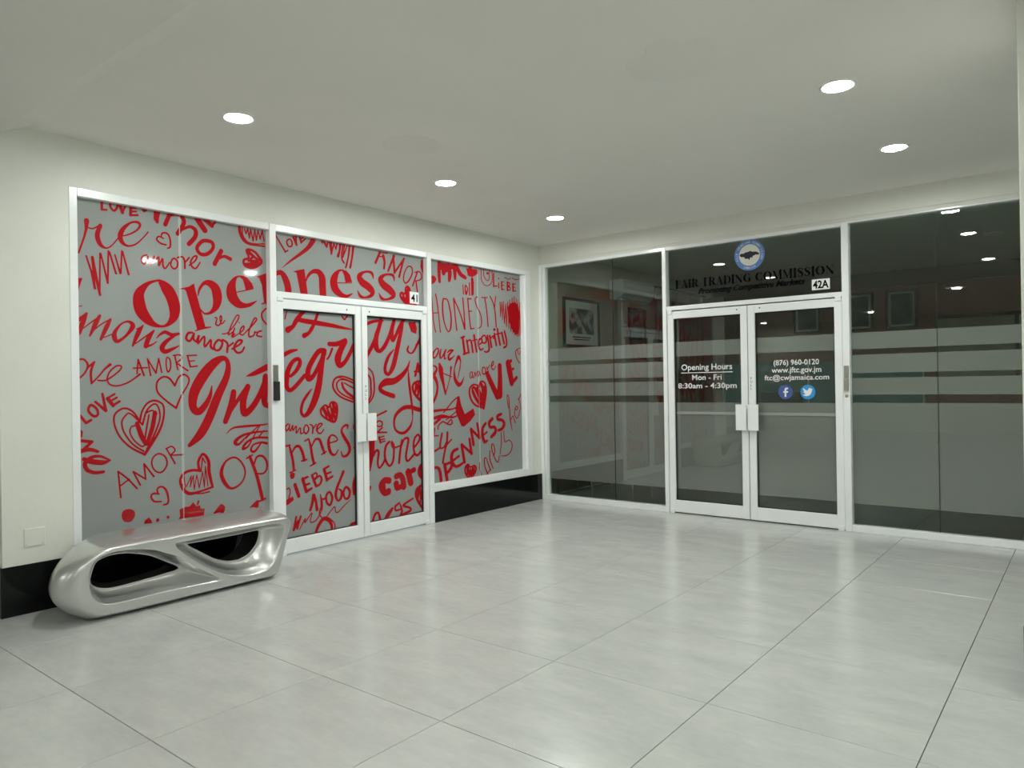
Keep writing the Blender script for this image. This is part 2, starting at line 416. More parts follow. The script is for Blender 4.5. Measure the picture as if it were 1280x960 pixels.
s2276 2382 6 2288 2437 30 2341 2445 19 2406 2429 27 2446 2387 63 2416 2340 73 2344 2303 75 2292 2260 64 2312 2225 33 2388 2201 17 2441 2210 31 2473 2256 6
#lettering|AMOR
s2451 2639 26 2506 2537 24
s2467 2637 11 2358 2645 11
s2411 2613 32 2396 2559 27 2403 2495 20
s2462 2602 11 2406 2602 11
s2274 2630 25 2351 2479 21
s2284 2625 24 2271 2469 26
s2271 2469 18 2144 2619 20
s2150 2614 22 2213 2435 22
c2096 2547 11 2046 2545 15 2038 2488 15 2088 2409 15 2133 2384 12 2157 2418 14 2141 2485 13
s1967 2512 19 2036 2365 16
s1990 2415 17 1970 2297 18
s2007 2500 11 1939 2514 13 1909 2465 16 1941 2432 12 1998 2418 11
#brush_mark|edge
P1917 2635 1884 2643 1888 2479 1926 2567
#heart_drawing|hatched
c2128 2336 14 2095 2349 13 2073 2316 16 2071 2247 16 2064 2198 17 2009 2161 14 2088 2160 14 2174 2218 16 2201 2260 15 2184 2286 11 2140 2278 12
l2173 2279 15 2131 2201 18 2169 2239 15 2110 2170 18 2123 2316 16 2098 2188 16 2101 2334 14 2087 2205 20 2119 2243 21 2065 2174 17
s2054 2175 15 2008 2188 17 1998 2166 20
#lettering|LOVE
s3568 2630 13 3479 2508 15
s3481 2509 11 3455 2524 11
c3462 2604 13 3433 2621 12 3413 2597 15 3418 2567 13 3442 2557 13 3462 2576 15
s3400 2641 20 3369 2582 19
s3369 2582 13 3376 2652 17
s3338 2657 19 3323 2609 19
s3323 2609 13 3284 2644 13
s3331 2634 10 3305 2652 10
#brush_mark|stroke
s3200 2646 49 3256 2573 36 3341 2505 24 3432 2438 15 3513 2372 3
#brush_mark|scribble
l3117 2661 15 3107 2637 15
l3095 2657 20 3061 2611 23 3047 2650 13
l3020 2657 36 3011 2552 17 2982 2648 12
l2982 2648 13 2962 2599 12 2948 2653 14
s2911 2658 27 2921 2593 19 2939 2543 29
s2883 2651 14 2899 2537 15 2875 2491 17
s2808 2661 22 2825 2546 16 2855 2451 18
s2766 2652 28 2782 2551 18 2805 2457 20
l2865 2653 14 2885 2538 11 2837 2650 12
#heart_drawing|nested
s2765 1427 14 2863 1462 14 2937 1472 13 2997 1450 16 3020 1395 18 2994 1336 17 2922 1283 15 2773 1234 17
s2765 1400 13 2873 1439 12 2947 1439 12 2979 1402 16 2958 1343 15 2885 1297 14 2768 1256 14
s2920 1413 22 2902 1364 26 2847 1315 24 2768 1272 21
s2897 1416 11 2837 1386 13 2766 1355 13
s2965 1465 9 2864 1442 9 2765 1404 9
s2641 1563 12 2573 1513 15 2550 1428 18 2552 1327 18 2578 1265 15 2628 1217 12
s2637 1501 16 2594 1451 19 2589 1374 20 2590 1297 18 2623 1243 17
#heart_drawing|hatched
c3139 1201 11 3099 1222 10 3067 1200 10 3050 1235 12 3018 1248 10 2983 1222 14 2980 1151 16 3006 1075 14 3079 1096 12 3140 1136 11 3153 1173 12
l3135 1194 10 3088 1112 11 3121 1204 9 3053 1096 12 3091 1207 10 3026 1084 12 3050 1220 9 3003 1094 13 3028 1238 11 2991 1144 10 3014 1234 9 2988 1181 10
#lettering|amore
s3480 1078 11 3508 1055 14 3497 1020 12 3472 1050 11 3468 1077 11 3470 1032 13 3457 1017 9
s3457 1021 10 3436 1065 10 3437 1020 10 3403 1056 10 3403 997 11 3364 1040 10 3359 991 12 3334 996 9
c3296 1058 12 3278 1021 14 3305 986 12 3328 1010 13 3319 1048 13
s3266 1063 10 3238 1044 13 3239 987 14
s3237 1019 11 3202 1060 11
s3203 1010 11 3151 1043 11 3141 1062 12 3172 1062 12 3194 1031 16 3185 987 13 3152 981 11 3125 1012 10
#lettering|openness
s3507 895 14 3467 900 13
s3475 901 11 3460 851 20 3441 773 21 3433 692 21
s3473 672 10 3412 688 10
s3452 829 11 3415 881 18 3372 879 22 3342 820 24 3328 763 24
s3355 757 13 3301 767 12
s3323 923 10 3281 940 12
s3281 940 11 3261 871 22 3248 791 22 3232 725 22
s3268 709 12 3212 729 12
s3250 877 12 3213 930 17 3170 925 22 3143 862 25 3120 805 18
s3151 796 11 3100 818 11
s3056 891 11 2982 908 12 3002 945 12 3045 956 15 3074 918 28 3071 849 33 3048 796 24 3009 782 16 2972 823 9
s2872 996 6 2866 1033 21 2909 1028 18 2933 986 26 2901 925 33 2858 862 33 2846 809 30 2877 767 22 2923 762 17 2942 805 10
P2772 1060 2801 1043 2808 1009 2774 947
s2777 811 14 2800 828 11
#brush_mark|dot
p3459 670 3425 661 3429 627 3456 616 3471 644
#lettering|LIEBE
s3503 537 10 3481 544 11 3471 512 11 3487 455 11
P3511 451 3446 471 3435 441 3480 413 3512 403
s3424 566 31 3388 467 33
s3347 606 30 3313 496 30
s3350 603 18 3295 618 16
s3330 551 16 3279 559 16
s3314 493 22 3259 516 20
s3253 627 21 3212 530 23
s3253 626 15 3214 643 14 3202 615 17 3232 584 17
s3232 582 16 3176 614 14 3155 581 19 3173 543 20 3212 529 17
s3127 665 29 3098 571 29
s3131 667 17 3078 688 17
s3115 621 17 3057 634 17
s3098 571 20 3040 594 19
#lettering|любовь
s3243 455 24 3253 392 29 3275 333 26
s3235 458 23 3215 387 23 3207 325 29
s3170 453 8 3158 387 22 3160 325 26
s3154 408 15 3110 411 15
c3073 463 17 3046 408 23 3067 349 20 3102 372 19 3109 431 21
s2921 622 31 2954 559 26 2992 489 28 3007 425 29 2985 374 16 2950 395 24 2943 450 21 2974 476 11
c2887 483 19 2853 443 27 2865 388 26 2903 382 18 2923 429 22 2910 468 20
s2782 562 33 2809 497 29 2804 410 23
#brush_mark|scribble
s3443 189 20 3417 296 17
s3439 195 22 3397 265 15 3411 190 17 3372 293 17
s3386 186 8 3327 268 10 3331 234 10 3259 308 9 3277 232 9 3217 238 10 3155 314 9
s3104 254 9 3024 326 9 3012 280 9 2978 275 10 2922 318 9 2840 366 5
s3163 351 11 3182 289 14 3157 246 9
#lettering|Openness
s3228 110 26 3201 177 32 3144 236 35 3087 220 36 3057 168 29 3053 109 26
s3073 229 9 3025 178 11 3022 119 11
P2889 121 2842 156 2787 164 2788 114
#lettering|honesty
P2624 919 2547 906 2558 760 2606 602 2631 581
s2578 730 23 2537 781 21 2507 763 24 2521 671 22 2505 616 17 2459 649 21 2427 701 18
s2372 851 20 2414 819 24 2433 749 27 2422 677 25 2376 622 19 2333 661 25 2319 740 26 2320 812 25 2345 849 21
s2351 838 14 2331 796 19 2288 793 16 2234 805 13
s2212 852 28 2235 765 28 2254 642 28
s2223 804 25 2179 866 20 2129 862 25 2142 790 27 2163 694 26 2139 648 21 2060 702 23
s2059 767 20 1990 828 23 1975 868 25 2000 895 19 2046 857 26 2061 784 27 2043 709 23 1993 700 23 1910 789 23
s1763 941 21 1772 867 21
s1775 868 12 1707 866 12
s1778 711 20 1735 722 20 1700 740 19
s1655 883 25 1680 793 25 1686 739 25
s1686 735 17 1632 741 18 1586 800 20
s1574 889 30 1585 786 28 1616 706 27 1650 585 27
s1606 739 18 1577 772 19 1514 814 15
#lettering|care
s2384 484 63 2441 491 59 2471 443 86 2444 377 62 2392 382 65
s2294 514 58 2240 520 57 2207 472 65 2199 407 71
s2295 442 68 2286 401 53 2232 411 51
s2136 538 74 2105 433 72
s2108 539 44 2058 553 53
s1926 591 61 1967 562 67 1974 513 71 1929 458 58
#heart_drawing|hatched
c2000 375 15 1954 390 14 1884 386 18 1890 103 19 1925 129 15 2003 227 18 2037 298 20 2028 354 18
l2000 367 15 2013 270 16 1977 381 12 1980 216 11 1948 377 12 1952 179 11 1919 374 12 1924 142 17 1903 339 14
#lettering|ness
s2596 118 22 2564 187 26 2527 201 19 2507 155 25 2505 108 24
s2449 115 30 2396 170 46 2348 214 24
s2257 254 18 2310 229 23 2306 190 18 2247 192 16
s2246 236 18 2226 169 24 2265 118 21
s2078 274 16 2148 251 20 2209 223 22 2127 191 20 2116 161 25 2227 137 19
#brush_mark|edge
p2634 459 2604 457 2609 425 2635 401
#heart_drawing|small
P2106 1988 2089 2009 2050 2003 2010 2014 1989 1945 2001 1891 2068 1908
#lettering|Amour
s1897 1941 15 1980 1805 25 2039 1720 21 2084 1699 13 2122 1726 24 2107 1769 13
s2009 1786 12 1911 1809 12
s1921 1807 30 1916 1690 37
c1697 1758 15 1688 1725 20 1733 1666 15 1765 1668 21 1763 1706 22 1733 1742 14
s1649 1751 13 1667 1694 23 1658 1657 14 1616 1695 15 1583 1745 14
s1580 1745 19 1604 1696 25 1595 1653 18 1577 1662 7
s1556 1719 12 1513 1743 19 1465 1746 13
s1473 1741 15 1536 1690 24 1529 1647 29 1471 1674 12 1451 1692 7
#brush_mark|star
s1985 1594 33 2021 1481 31
s1985 1594 34 1944 1476 34
s2034 1519 16 1927 1522 17
#brush_mark|ribbon
s2094 1625 8 2131 1547 36 2210 1474 54 2307 1426 62 2402 1419 68 2464 1388 51 2475 1349 45 2424 1317 43 2312 1284 47
s2115 1539 9 2111 1450 27 2097 1343 31 2082 1245 27 2068 1138 20 2069 1056 11 2099 984 29 2166 931 32 2232 926 23 2295 963 21 2310 1036 23 2282 1106 35 2194 1163 39 2095 1172 41 1983 1143 42 1798 1120 39
#heart_drawing|hatched
c2000 1420 14 1931 1416 14 1892 1382 18 1895 1211 19 1981 1251 17 2047 1318 19 2057 1384 17
l2012 1400 18 2025 1318 17 1977 1408 14 1991 1284 17 1949 1399 14 1952 1250 19 1920 1391 13 1918 1233 23
#lettering|love
l2546 1097 16 2405 1144 17
c2496 1056 12 2459 1040 15 2464 1009 15 2502 1003 12 2533 1020 15 2526 1043 15
l2457 991 16 2524 948 17 2403 942 14
s2499 901 22 2483 852 22
s2499 901 11 2438 909 11
s2490 876 11 2433 883 11
s2483 853 11 2425 863 11
#lettering|CARE
p1792 2481 1734 2496 1701 2464 1736 2421 1793 2408
s1655 2640 52 1661 2543 49 1656 2448 39
P1687 2643 1362 2647 1394 2601 1486 2590 1577 2532 1626 2561
s1596 2599 59 1595 2544 59
s1515 2622 61 1502 2547 61 1511 2476 44
s1429 2639 62 1424 2562 52 1422 2500 35
s1394 2622 59 1338 2558 51 1262 2527 42
P1247 2632 1053 2636 1059 2592 1109 2561 1175 2545 1222 2556
s1183 2625 64 1153 2564 43
#brush_mark|scribble
l1299 2448 13 1296 2348 15
l1271 2423 13 1243 2354 19
c1262 2445 13 1226 2405 15 1259 2349 14
l1198 2476 17 1198 2349 17
l1151 2520 39 1158 2353 22
l1133 2494 15 1140 2359 17
l1153 2549 9 1154 2506 11
#lettering|HONESTY
s1772 2287 11 1761 2119 12 1749 2018 12 1723 1924 13
s1714 2309 16 1688 2185 15 1667 2023 13 1655 1927 14
s1762 2114 8 1680 2124 8
s1603 2274 17 1616 2218 20 1614 2122 20 1598 2040 16 1565 1966 15 1531 1937 13 1500 1983 20 1492 2088 20 1515 2198 18 1548 2268 14 1603 2274 11
s1447 2287 21 1435 2148 17 1409 1960 18
s1447 2287 16 1353 2139 16 1284 1977 19
s1307 2306 17 1290 2151 17 1281 1977 19
s1228 2305 19 1217 2191 17 1203 2078 17 1188 1984 17
s1228 2307 12 1172 2306 12
s1213 2170 11 1167 2176 11
s1188 1982 11 1131 1992 11
s1071 2338 11 1106 2319 12 1107 2279 14 1074 2216 14 1026 2154 14 1009 2075 16 1023 2015 12 1073 1995 9
s1002 2338 10 903 2343 10
s949 2336 17 921 2212 16 900 2026 16
s859 2361 15 811 2298 16 779 2211 17 765 2104 17 759 2028 17
s762 2365 15 785 2228 15
#lettering|G
s1002 2647 12 1000 2538 12 952 2482 10 893 2477 8 837 2509 10 816 2564 12 818 2667 12
s963 2651 12 955 2575 12 912 2534 9 871 2551 11 859 2656 12
p914 2624 875 2625 875 2603 905 2601
#lettering|LIEBE
s789 2622 20 793 2480 20
s795 2480 12 729 2490 12
s702 2523 16 703 2471 16
p711 2582 691 2584 694 2568 709 2568
s652 2542 21 651 2458 21
s652 2542 10 608 2550 9
s650 2503 11 609 2509 9
s651 2459 12 607 2462 11
s547 2548 25 549 2459 25
s547 2548 12 505 2541 15 511 2518 13 548 2504 17 503 2494 17 503 2467 13 549 2456 11
s446 2540 24 445 2462 24
s446 2540 11 397 2543 10
s447 2502 11 401 2505 9
s445 2460 12 391 2463 11
#lettering|
s593 2601 12 530 2585 9 487 2604 10
s455 2608 11 401 2595 10 323 2611 9
#heart_drawing|scribbled
l684 2308 16 680 2145 10 656 2310 13 646 2111 10 627 2321 13 611 2077 14 584 2297 14 576 2042 13 547 2328 11 533 2017 12 510 2349 13 497 1991 13 465 2380 13 461 1965 11 428 2393 12 424 1948 13 391 2377 11 387 1940 14 361 2361 10 357 1942 15 324 2336 11 326 1952 14 301 2319 15
p541 2264 437 2327 348 2278 340 2017 416 1958 517 2082
#lettering|Integrity
s1317 1883 34 1290 1717 36
s1346 1880 17 1290 1895 19
s1313 1706 17 1245 1724 18
s1253 1854 28 1224 1726 28
s1244 1843 15 1203 1864 17 1178 1828 25 1159 1733 26
s1135 1916 28 1118 1822 28 1098 1742 28
s1169 1855 12 1087 1874 12
s1059 1817 13 1003 1848 18 1024 1883 15 1062 1861 25 1062 1795 26 1029 1761 18 987 1779 14
c1006 1903 20 961 1922 15 934 1888 27 940 1851 20 983 1838 16 1010 1870 26
s913 1922 25 895 1837 27 889 1764 26 935 1739 16 968 1745 15
s874 1920 30 848 1798 30
s857 1894 17 813 1924 16 809 1896 19
s793 1945 30 764 1823 30
p811 2006 776 2007 777 1984 809 1980
s739 2002 30 720 1911 30 696 1829 30
s766 1943 14 683 1959 14
s663 1965 31 624 1847 31
s615 1984 28 581 1886 29 583 1825 28 631 1797 21
#lettering|amore
c1199 1517 10 1175 1511 13 1180 1468 12 1204 1455 10 1214 1488 13
s1172 1519 13 1173 1475 13 1159 1454 10
s1151 1459 12 1128 1517 11 1119 1472 9 1092 1522 9 1083 1472 10 1063 1504 10
s1090 1522 9 1063 1526 11 1042 1479 13
c978 1572 12 951 1541 17 969 1497 13 1004 1506 15 1006 1556 16
s933 1571 14 903 1520 14
s920 1556 11 882 1595 11
s851 1583 13 818 1609 15 817 1639 11 847 1616 15 851 1564 15 817 1546 11 784 1584 12
#lettering|O
s323 1807 8 381 1785 10 419 1753 14 393 1677 14 341 1627 13
s381 1778 12 351 1724 8 318 1764 11
#lettering|ore
s1778 1582 10 1733 1572 20 1715 1544 25 1741 1509 35 1756 1476 48 1729 1435 41 1709 1367 31 1727 1285 32 1772 1212 32
s1675 1595 33 1658 1544 66 1648 1482 58 1622 1393 37 1593 1289 21
s1595 1289 17 1551 1386 10 1519 1475 14 1504 1566 28
s1620 1503 10 1499 1467 10
s1405 1451 10 1372 1546 14 1356 1624 15 1374 1666 38 1395 1672 38 1427 1616 21 1454 1552 12 1455 1489 30 1441 1433 42 1391 1384 46 1344 1405 30 1304 1472 6
#heart_drawing|scratched
s1055 1359 12 1137 1383 12 1202 1361 14 1225 1304 17 1195 1217 17 1121 1157 14 995 1123 14
s1067 1359 19 1049 1403 15 1004 1417 12 960 1380 17 951 1284 18 995 1123 22
s1094 1338 34 1041 1257 37 1010 1176 36
s1171 1310 29 1119 1230 28 1044 1162 31
s1181 1339 16 1138 1345 20 1053 1221 20
s1033 1395 23 1006 1336 31 997 1241 33
s978 1358 16 980 1241 18 1005 1154 22
#lettering|LOVE
s924 1497 63 869 1409 73 757 1247 77
s708 1588 68 706 1430 78 716 1265 99
P791 1281 674 1287 669 1256 758 1221 792 1236
s557 1620 88 524 1506 91 496 1398 79
s569 1628 35 502 1650 41
s511 1544 32 459 1560 29
s490 1398 47 404 1456 43
P1414 1261 1383 1264 1355 1165 1304 1071 1165 1126 1138 1057 1211 995 1318 937 1360 946 1439 1083 1448 1126
#brush_mark|flourish
s1394 1257 14 1477 1217 13 1569 1144 13 1629 1098 12
s1788 1118 29 1658 1126 23 1519 1128 15 1438 1143 14
s1790 1044 28 1649 1068 26 1501 1043 17 1398 1068 13
s1767 995 17 1630 1070 14
s1591 1021 11 1439 1101 11
s1785 1043 18 1620 1049 17 1440 1048 10
s1787 969 15 1670 1031 12
s1711 934 15 1705 968 14 1641 1006 14 1577 985 14 1521 1021 13 1500 988 18 1533 969 14 1582 982 13
#lettering|OPENNESS
s1796 538 31 1739 544 31 1696 508 41 1679 410 45
s1621 562 44 1608 492 44 1590 397 44
s1602 563 29 1537 575 30 1520 531 42 1579 475 33
s1422 708 30 1489 688 38 1518 635 46 1502 564 43 1452 528 32 1390 536 31 1327 562 24
s1491 595 25 1403 632 26
s1359 745 41 1321 562 41
s1354 748 30 1206 644 32
s1206 643 40 1237 800 35
s1208 902 40 1172 738 40
s1202 902 30 1072 800 32
s1072 800 36 1106 958 34
s965 954 33 1016 906 39 1021 826 46 992 754 42 944 762 28
s1013 824 21 948 858 21
s850 1000 39 905 959 44 892 910 35 812 902 36 802 849 46 874 800 39
s692 1046 31 760 1026 38 758 992 37 679 974 36 647 930 50 684 881 39 753 865 32
#lettering|hon
s564 1109 11 582 1201 12 579 1258 11 553 1223 11 546 1124 16 531 970 17 501 850 10
s538 955 13 487 1014 11 466 983 13 440 934 14
c416 1126 10 392 1107 15 408 1084 10 442 1097 15
s442 1089 12 452 1028 14 413 986 10 369 1025 14 358 1079 13
s376 1211 16 349 1156 12 336 1086 12
s364 1211 13 334 1261 13
#heart_drawing|thin
s699 835 12 700 722 13 726 600 12
s651 851 12 640 733 12 555 741 10 505 685 14 534 611 13 608 572 10 709 574 8
#lettering|care
s1075 532 10 1074 459 11 1049 391 10
s982 391 7 939 386 15 984 465 15 999 554 16 968 573 10 925 488 14 893 430 14
s956 399 11 898 441 12
s904 645 14 901 545 15 852 450 14
s829 598 15 816 656 15 846 718 12 869 705 16 864 645 15 815 552 14 764 510 12 741 575 14
#heart_drawing|hatched
c1312 497 15 1264 533 10 1224 499 10 1168 510 10 1136 483 15 1160 424 14 1236 382 12 1298 425 13
l1280 515 21 1277 415 14 1254 520 14 1248 398 16 1223 481 11 1219 395 14 1190 499 13 1194 414 10 1163 497 12 1170 425 15
"""
# ------------------------------------------------------------------ the shell of the room
H1, H2 = 3.03, 2.96        # ceiling and lower soffit
def S(name, a, b, m, label=None, bev=0, kind='structure'):
    return bx(name, a, b, m, bev=bev, kind=kind, label=label)
GX = -0.044                # plane of the glass in the left wall (x) ; mirrored in the back wall (y)
# floor bed and tiles
floor = S('floor', (-6, -14, -.06), (7.6, .06, -.012), GROUT, 'pale grey polished tile floor of the lobby')
TS, G = .8012, .0034
X0, Y0 = 3.887, -2.502
def tile_mesh(x0, x1, y0, y1, m):
    bm = bmesh.new(); a, b = (x1-x0)/2-G/2, (y1-y0)/2-G/2
    if a < .012 or b < .012: return None
    vb = [bm.verts.new((sx*a, sy*b, -.012)) for sx, sy in ((-1,-1),(1,-1),(1,1),(-1,1))]
    vm = [bm.verts.new((sx*a, sy*b, -.001)) for sx, sy in ((-1,-1),(1,-1),(1,1),(-1,1))]
    vt = [bm.verts.new((sx*(a-.001), sy*(b-.001), 0)) for sx, sy in ((-1,-1),(1,-1),(1,1),(-1,1))]
    for i in range(4):
        j = (i+1) % 4; bm.faces.new((vb[i], vb[j], vm[j], vm[i])); bm.faces.new((vm[i], vm[j], vt[j], vt[i]))
    bm.faces.new(vt); bm.faces.new(vb[::-1])
    me = bpy.data.meshes.new('tile'); bm.to_mesh(me); bm.free(); me.materials.append(m)
    return me
CACHE = {}
def lay(parent, x0, x1, y0, y1, m, zoff=0, vis=lambda x, y: True):
    rest = bmesh.new()
    i0, i1 = math.floor((x0-X0)/TS), math.ceil((x1-X0)/TS); j0, j1 = math.floor((y0-Y0)/TS), math.ceil((y1-Y0)/TS)
    for i in range(i0, i1):
        for j in range(j0, j1):
            a, b = max(X0+i*TS, x0), min(X0+(i+1)*TS, x1); c, d = max(Y0+j*TS, y0), min(Y0+(j+1)*TS, y1)
            if b-a < .03 or d-c < .03: continue
            cx, cy = (a+b)/2, (c+d)/2
            if vis(cx, cy):
                k = (round(b-a, 4), round(d-c, 4), m.name)
                if k not in CACHE: CACHE[k] = tile_mesh(a, b, c, d, m)
                o = bpy.data.objects.new('tile', CACHE[k]); COL.objects.link(o); o.location = (cx, cy, zoff); o.parent = parent
            else:
                box(rest, (a+G/2, c+G/2, zoff-.012), (b-G/2, d-G/2, zoff))
    if len(rest.verts): finish('tile', rest, m, parent, kind='stuff')
    else: rest.free()
lay(floor, -6, 7.6, -14, .06, TILE, vis=lambda x, y: -1.7 < x < 6.4 and -7.4 < y and (x > 0 or y < -5.3))
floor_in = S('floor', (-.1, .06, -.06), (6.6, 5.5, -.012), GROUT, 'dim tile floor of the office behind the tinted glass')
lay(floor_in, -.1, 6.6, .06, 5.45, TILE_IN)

cl = S('ceiling', (-.2, -5.37, H1), (7.6, .2, H1+.15), CEIL, 'flat pale ceiling over the lobby with recessed downlights')
for px_, py_, r_, rag in ((1.551, -3.544, .20, .04), (3.512, -3.567, .24, .45)):
    bm = bmesh.new(); n = 48
    rr = [r_*(1+rag*noise.noise(V((px_+2*math.cos(i*math.tau/n), py_+2*math.sin(i*math.tau/n), 1)))) for i in range(n)]
    A = [bm.verts.new((px_+rr[i]*math.cos(i*math.tau/n), py_+rr[i]*math.sin(i*math.tau/n), H1)) for i in range(n)]
    B = [bm.verts.new((px_+(rr[i]-.006)*math.cos(i*math.tau/n), py_+(rr[i]-.006)*math.sin(i*math.tau/n), H1-.0015)) for i in range(n)]
    for i in range(n): bm.faces.new((A[i], A[(i+1) % n], B[(i+1) % n], B[i]))
    bm.faces.new(B); finish('ceiling_patch', bm, mat('patched_paint', (.80,.79,.74), .55, bump=.5, bscale=22), cl, label='faint plastered over patch')
# lower soffit over the corridor, its edge a shallow bevel
bm = bmesh.new()
sec = [(-5.37, H1), (-5.5, H2+.015), (-14, H2+.015), (-14, H1+.15), (-5.37, H1+.15)]
A = [bm.verts.new((-6, y, z)) for y, z in sec]; B = [bm.verts.new((7.6, y, z)) for y, z in sec]
for i in range(5): bm.faces.new((A[i], A[(i+1) % 5], B[(i+1) % 5], B[i]))
bm.faces.new(A[::-1]); bm.faces.new(B)
finish('ceiling', bm, CEIL, kind='structure', label='slightly lower soffit over the corridor at upper left, with a bevelled edge')
# left wall: beam over the glazing, pillar, slim return beside the corner
def LB(name, s0, s1, z0, z1, x0, x1, m, parent=None, **k):
    return bx(name, (x0, -s1, z0), (x1, -s0, z1), m, parent, **k)
wl = bmesh.new()
box(wl, (-.2, -5.13, 2.712), (0, .0, H1)); box(wl, (-.2, -5.53, .305), (0, -5.13, H1)); box(wl, (-.2, -5.53, 0), (-.004, -5.13, .305))
box(wl, (-.2, -.178, 0), (0, 0, 2.712)); box(wl, (-.2, -5.13, 0), (-.03, -3.67, .31)); box(wl, (-.2, -1.82, 0), (-.03, -.178, .31))
finish('wall_left', wl, WALL, kind='structure', label='cream painted wall and pillar around the red lettered shopfront')
S('wall_corridor', (-6, -5.53, 0), (-.2, -5.38, H1), WALL, 'cream wall running off left behind the pillar')
# back wall above the tinted glazing
wb = bmesh.new(); box(wb, (-.12, 0, 2.835), (7.6, .2, H1)); box(wb, (-.12, .012, 2.80), (7.6, .2, 2.835)); box(wb, (-.12, 0, 0), (-.0, .06, 2.84)); box(wb, (6.55, 0, 0), (7.6, .2, 2.84))
finish('wall_back', wb, WALL, kind='structure', label='cream painted wall strip above the tinted office glazing')
S('wall_right', (7.5, -14, 0), (7.65, 0, H1), WALL, 'cream wall closing the lobby on the right, out of frame')
S('wall_rear', (-6, -14.15, 0), (7.6, -14, H1), WALL, 'cream wall behind the viewer')
S('wall_left', (-6.15, -14, 0), (-6, -5.38, H1), WALL, 'cream wall at the far left end of the corridor')
pl = bmesh.new(); box(pl, (4.957, -3.25, 0), (5.6, -2.6, H1), .004)
finish('wall_pillar', pl, WALL, kind='structure', label='cream pillar edge just entering the frame at the far right')
# skirtings of polished black granite
LB('baseboard_left', 0.0, 1.824, 0, .306, -.03, .010, BLACK, kind='structure', bev=.002, label='glossy black granite skirting under the right-hand red lettered window')
sk = bmesh.new(); box(sk, (-.03, -5.542, 0), (.010, -3.672, .306), .002); box(sk, (-.6, -5.542, 0), (-.03, -5.53, .306))
finish('baseboard_left', sk, BLACK, kind='structure', label='glossy black granite skirting behind the silver bench and round the pillar')
bx('baseboard_pillar', (4.947, -3.26, 0), (5.61, -2.59, .306), BLACK, kind='structure', label='black skirting around the right pillar, out of frame')

# ------------------------------------------------------------------ the lettering, drawn as strokes in wall metres (mm): s along the wall from the corner, z up
def catmull(P, closed):
    n = len(P); out = []
    rng = range(n) if closed else range(n-1)
    for i in rng:
        if closed: a, b, c, d = P[(i-1) % n], P[i], P[(i+1) % n], P[(i+2) % n]
        else: a, b, c, d = P[max(i-1, 0)], P[i], P[i+1], P[min(i+2, n-1)]
        for k in range(6):
            t = k/6
            out.append(tuple(.5*((2*b[q])+(-a[q]+c[q])*t+(2*a[q]-5*b[q]+4*c[q]-d[q])*t*t+(-a[q]+3*b[q]-3*c[q]+d[q])*t**3) for q in range(len(b))))
    if not closed: out.append(tuple(P[-1]))
    return out
def ribbon(bm, P, closed, to3):
    n = len(P); Lf, Rt = [], []
    for i, (x, y, w_) in enumerate(P):
        a = P[(i-1) % n] if (closed or i > 0) else P[i]; b = P[(i+1) % n] if (closed or i < n-1) else P[i]
        dx, dy = b[0]-a[0], b[1]-a[1]; L = math.hypot(dx, dy) or 1e-9; nx, ny = -dy/L, dx/L; h = max(w_, .5)/2
        lift = V((i*1e-5, 0, 0)) if to3(0, 0)[0] < 0 else V((0, 0, 0))
        Lf.append(bm.verts.new(V(to3(x+nx*h, y+ny*h))+lift)); Rt.append(bm.verts.new(V(to3(x-nx*h, y-ny*h))+lift))
    for i in range(n if closed else n-1):
        j = (i+1) % n; bm.faces.new((Lf[i], Rt[i], Rt[j], Lf[j]))
    if not closed:
        for e, s in ((0, -1), (n-1, 1)):
            x, y, w_ = P[e]; q = P[1] if e == 0 else P[-2]; ang = math.atan2(y-q[1], x-q[0]); h = max(w_, .5)/2
            if h < 2: continue
            fan = [bm.verts.new(to3(x+h*math.cos(ang+t), y+h*math.sin(ang+t))) for t in [math.pi*(-.5+k/6) for k in range(7)]]
            bm.faces.new(fan)
def draw(bm, lines, to3_, hb=1.0):
    for i_, ln in enumerate(lines):
        to3 = lambda s, z, e=i_*.00006: V(to3_(s, z))+V((e, 0, 0))
        k, v = ln[0], list(map(float, ln[1:].split()))
        if k in 'pP':
            P = list(zip(v[::2], v[1::2]))
            if k == 'p': P = catmull(P, True)
            vs = [bm.verts.new(to3(x, y)) for x, y in P]
            es = [bm.edges.new((vs[i], vs[(i+1) % len(vs)])) for i in range(len(vs))]
            bmesh.ops.triangle_fill(bm, edges=es, use_beauty=True, normal=(1, 0, 0))
        else:
            P = [(x_, y_, w_*(1.16 if w_ < 26 else 1.04)*hb) for x_, y_, w_ in zip(v[::3], v[1::3], v[2::3])] if k != 'l' else [(x_, y_, w_*1.1*hb) for x_, y_, w_ in zip(v[::3], v[1::3], v[2::3])]
            if k == 'l': 
                for q_, (a, b) in enumerate(zip(P, P[1:])): ribbon(bm, [a, b], False, lambda s, z, e=q_*.00005: to3(s, z)+V((e, 0, 0)))
            else: ribbon(bm, catmull(P, k == 'c'), k == 'c', to3)
def clip(bm, s0, s1, z0, z1):
    for co, no in (((0, -s0, 0), (0, 1, 0)), ((0, -s1, 0), (0, -1, 0)), ((0, 0, z0), (0, 0, -1)), ((0, 0, z1), (0, 0, 1))):
        g = bm.verts[:]+bm.edges[:]+bm.faces[:]
        if not g: return
        bmesh.ops.bisect_plane(bm, geom=g, plane_co=co, plane_no=no, clear_outer=True)

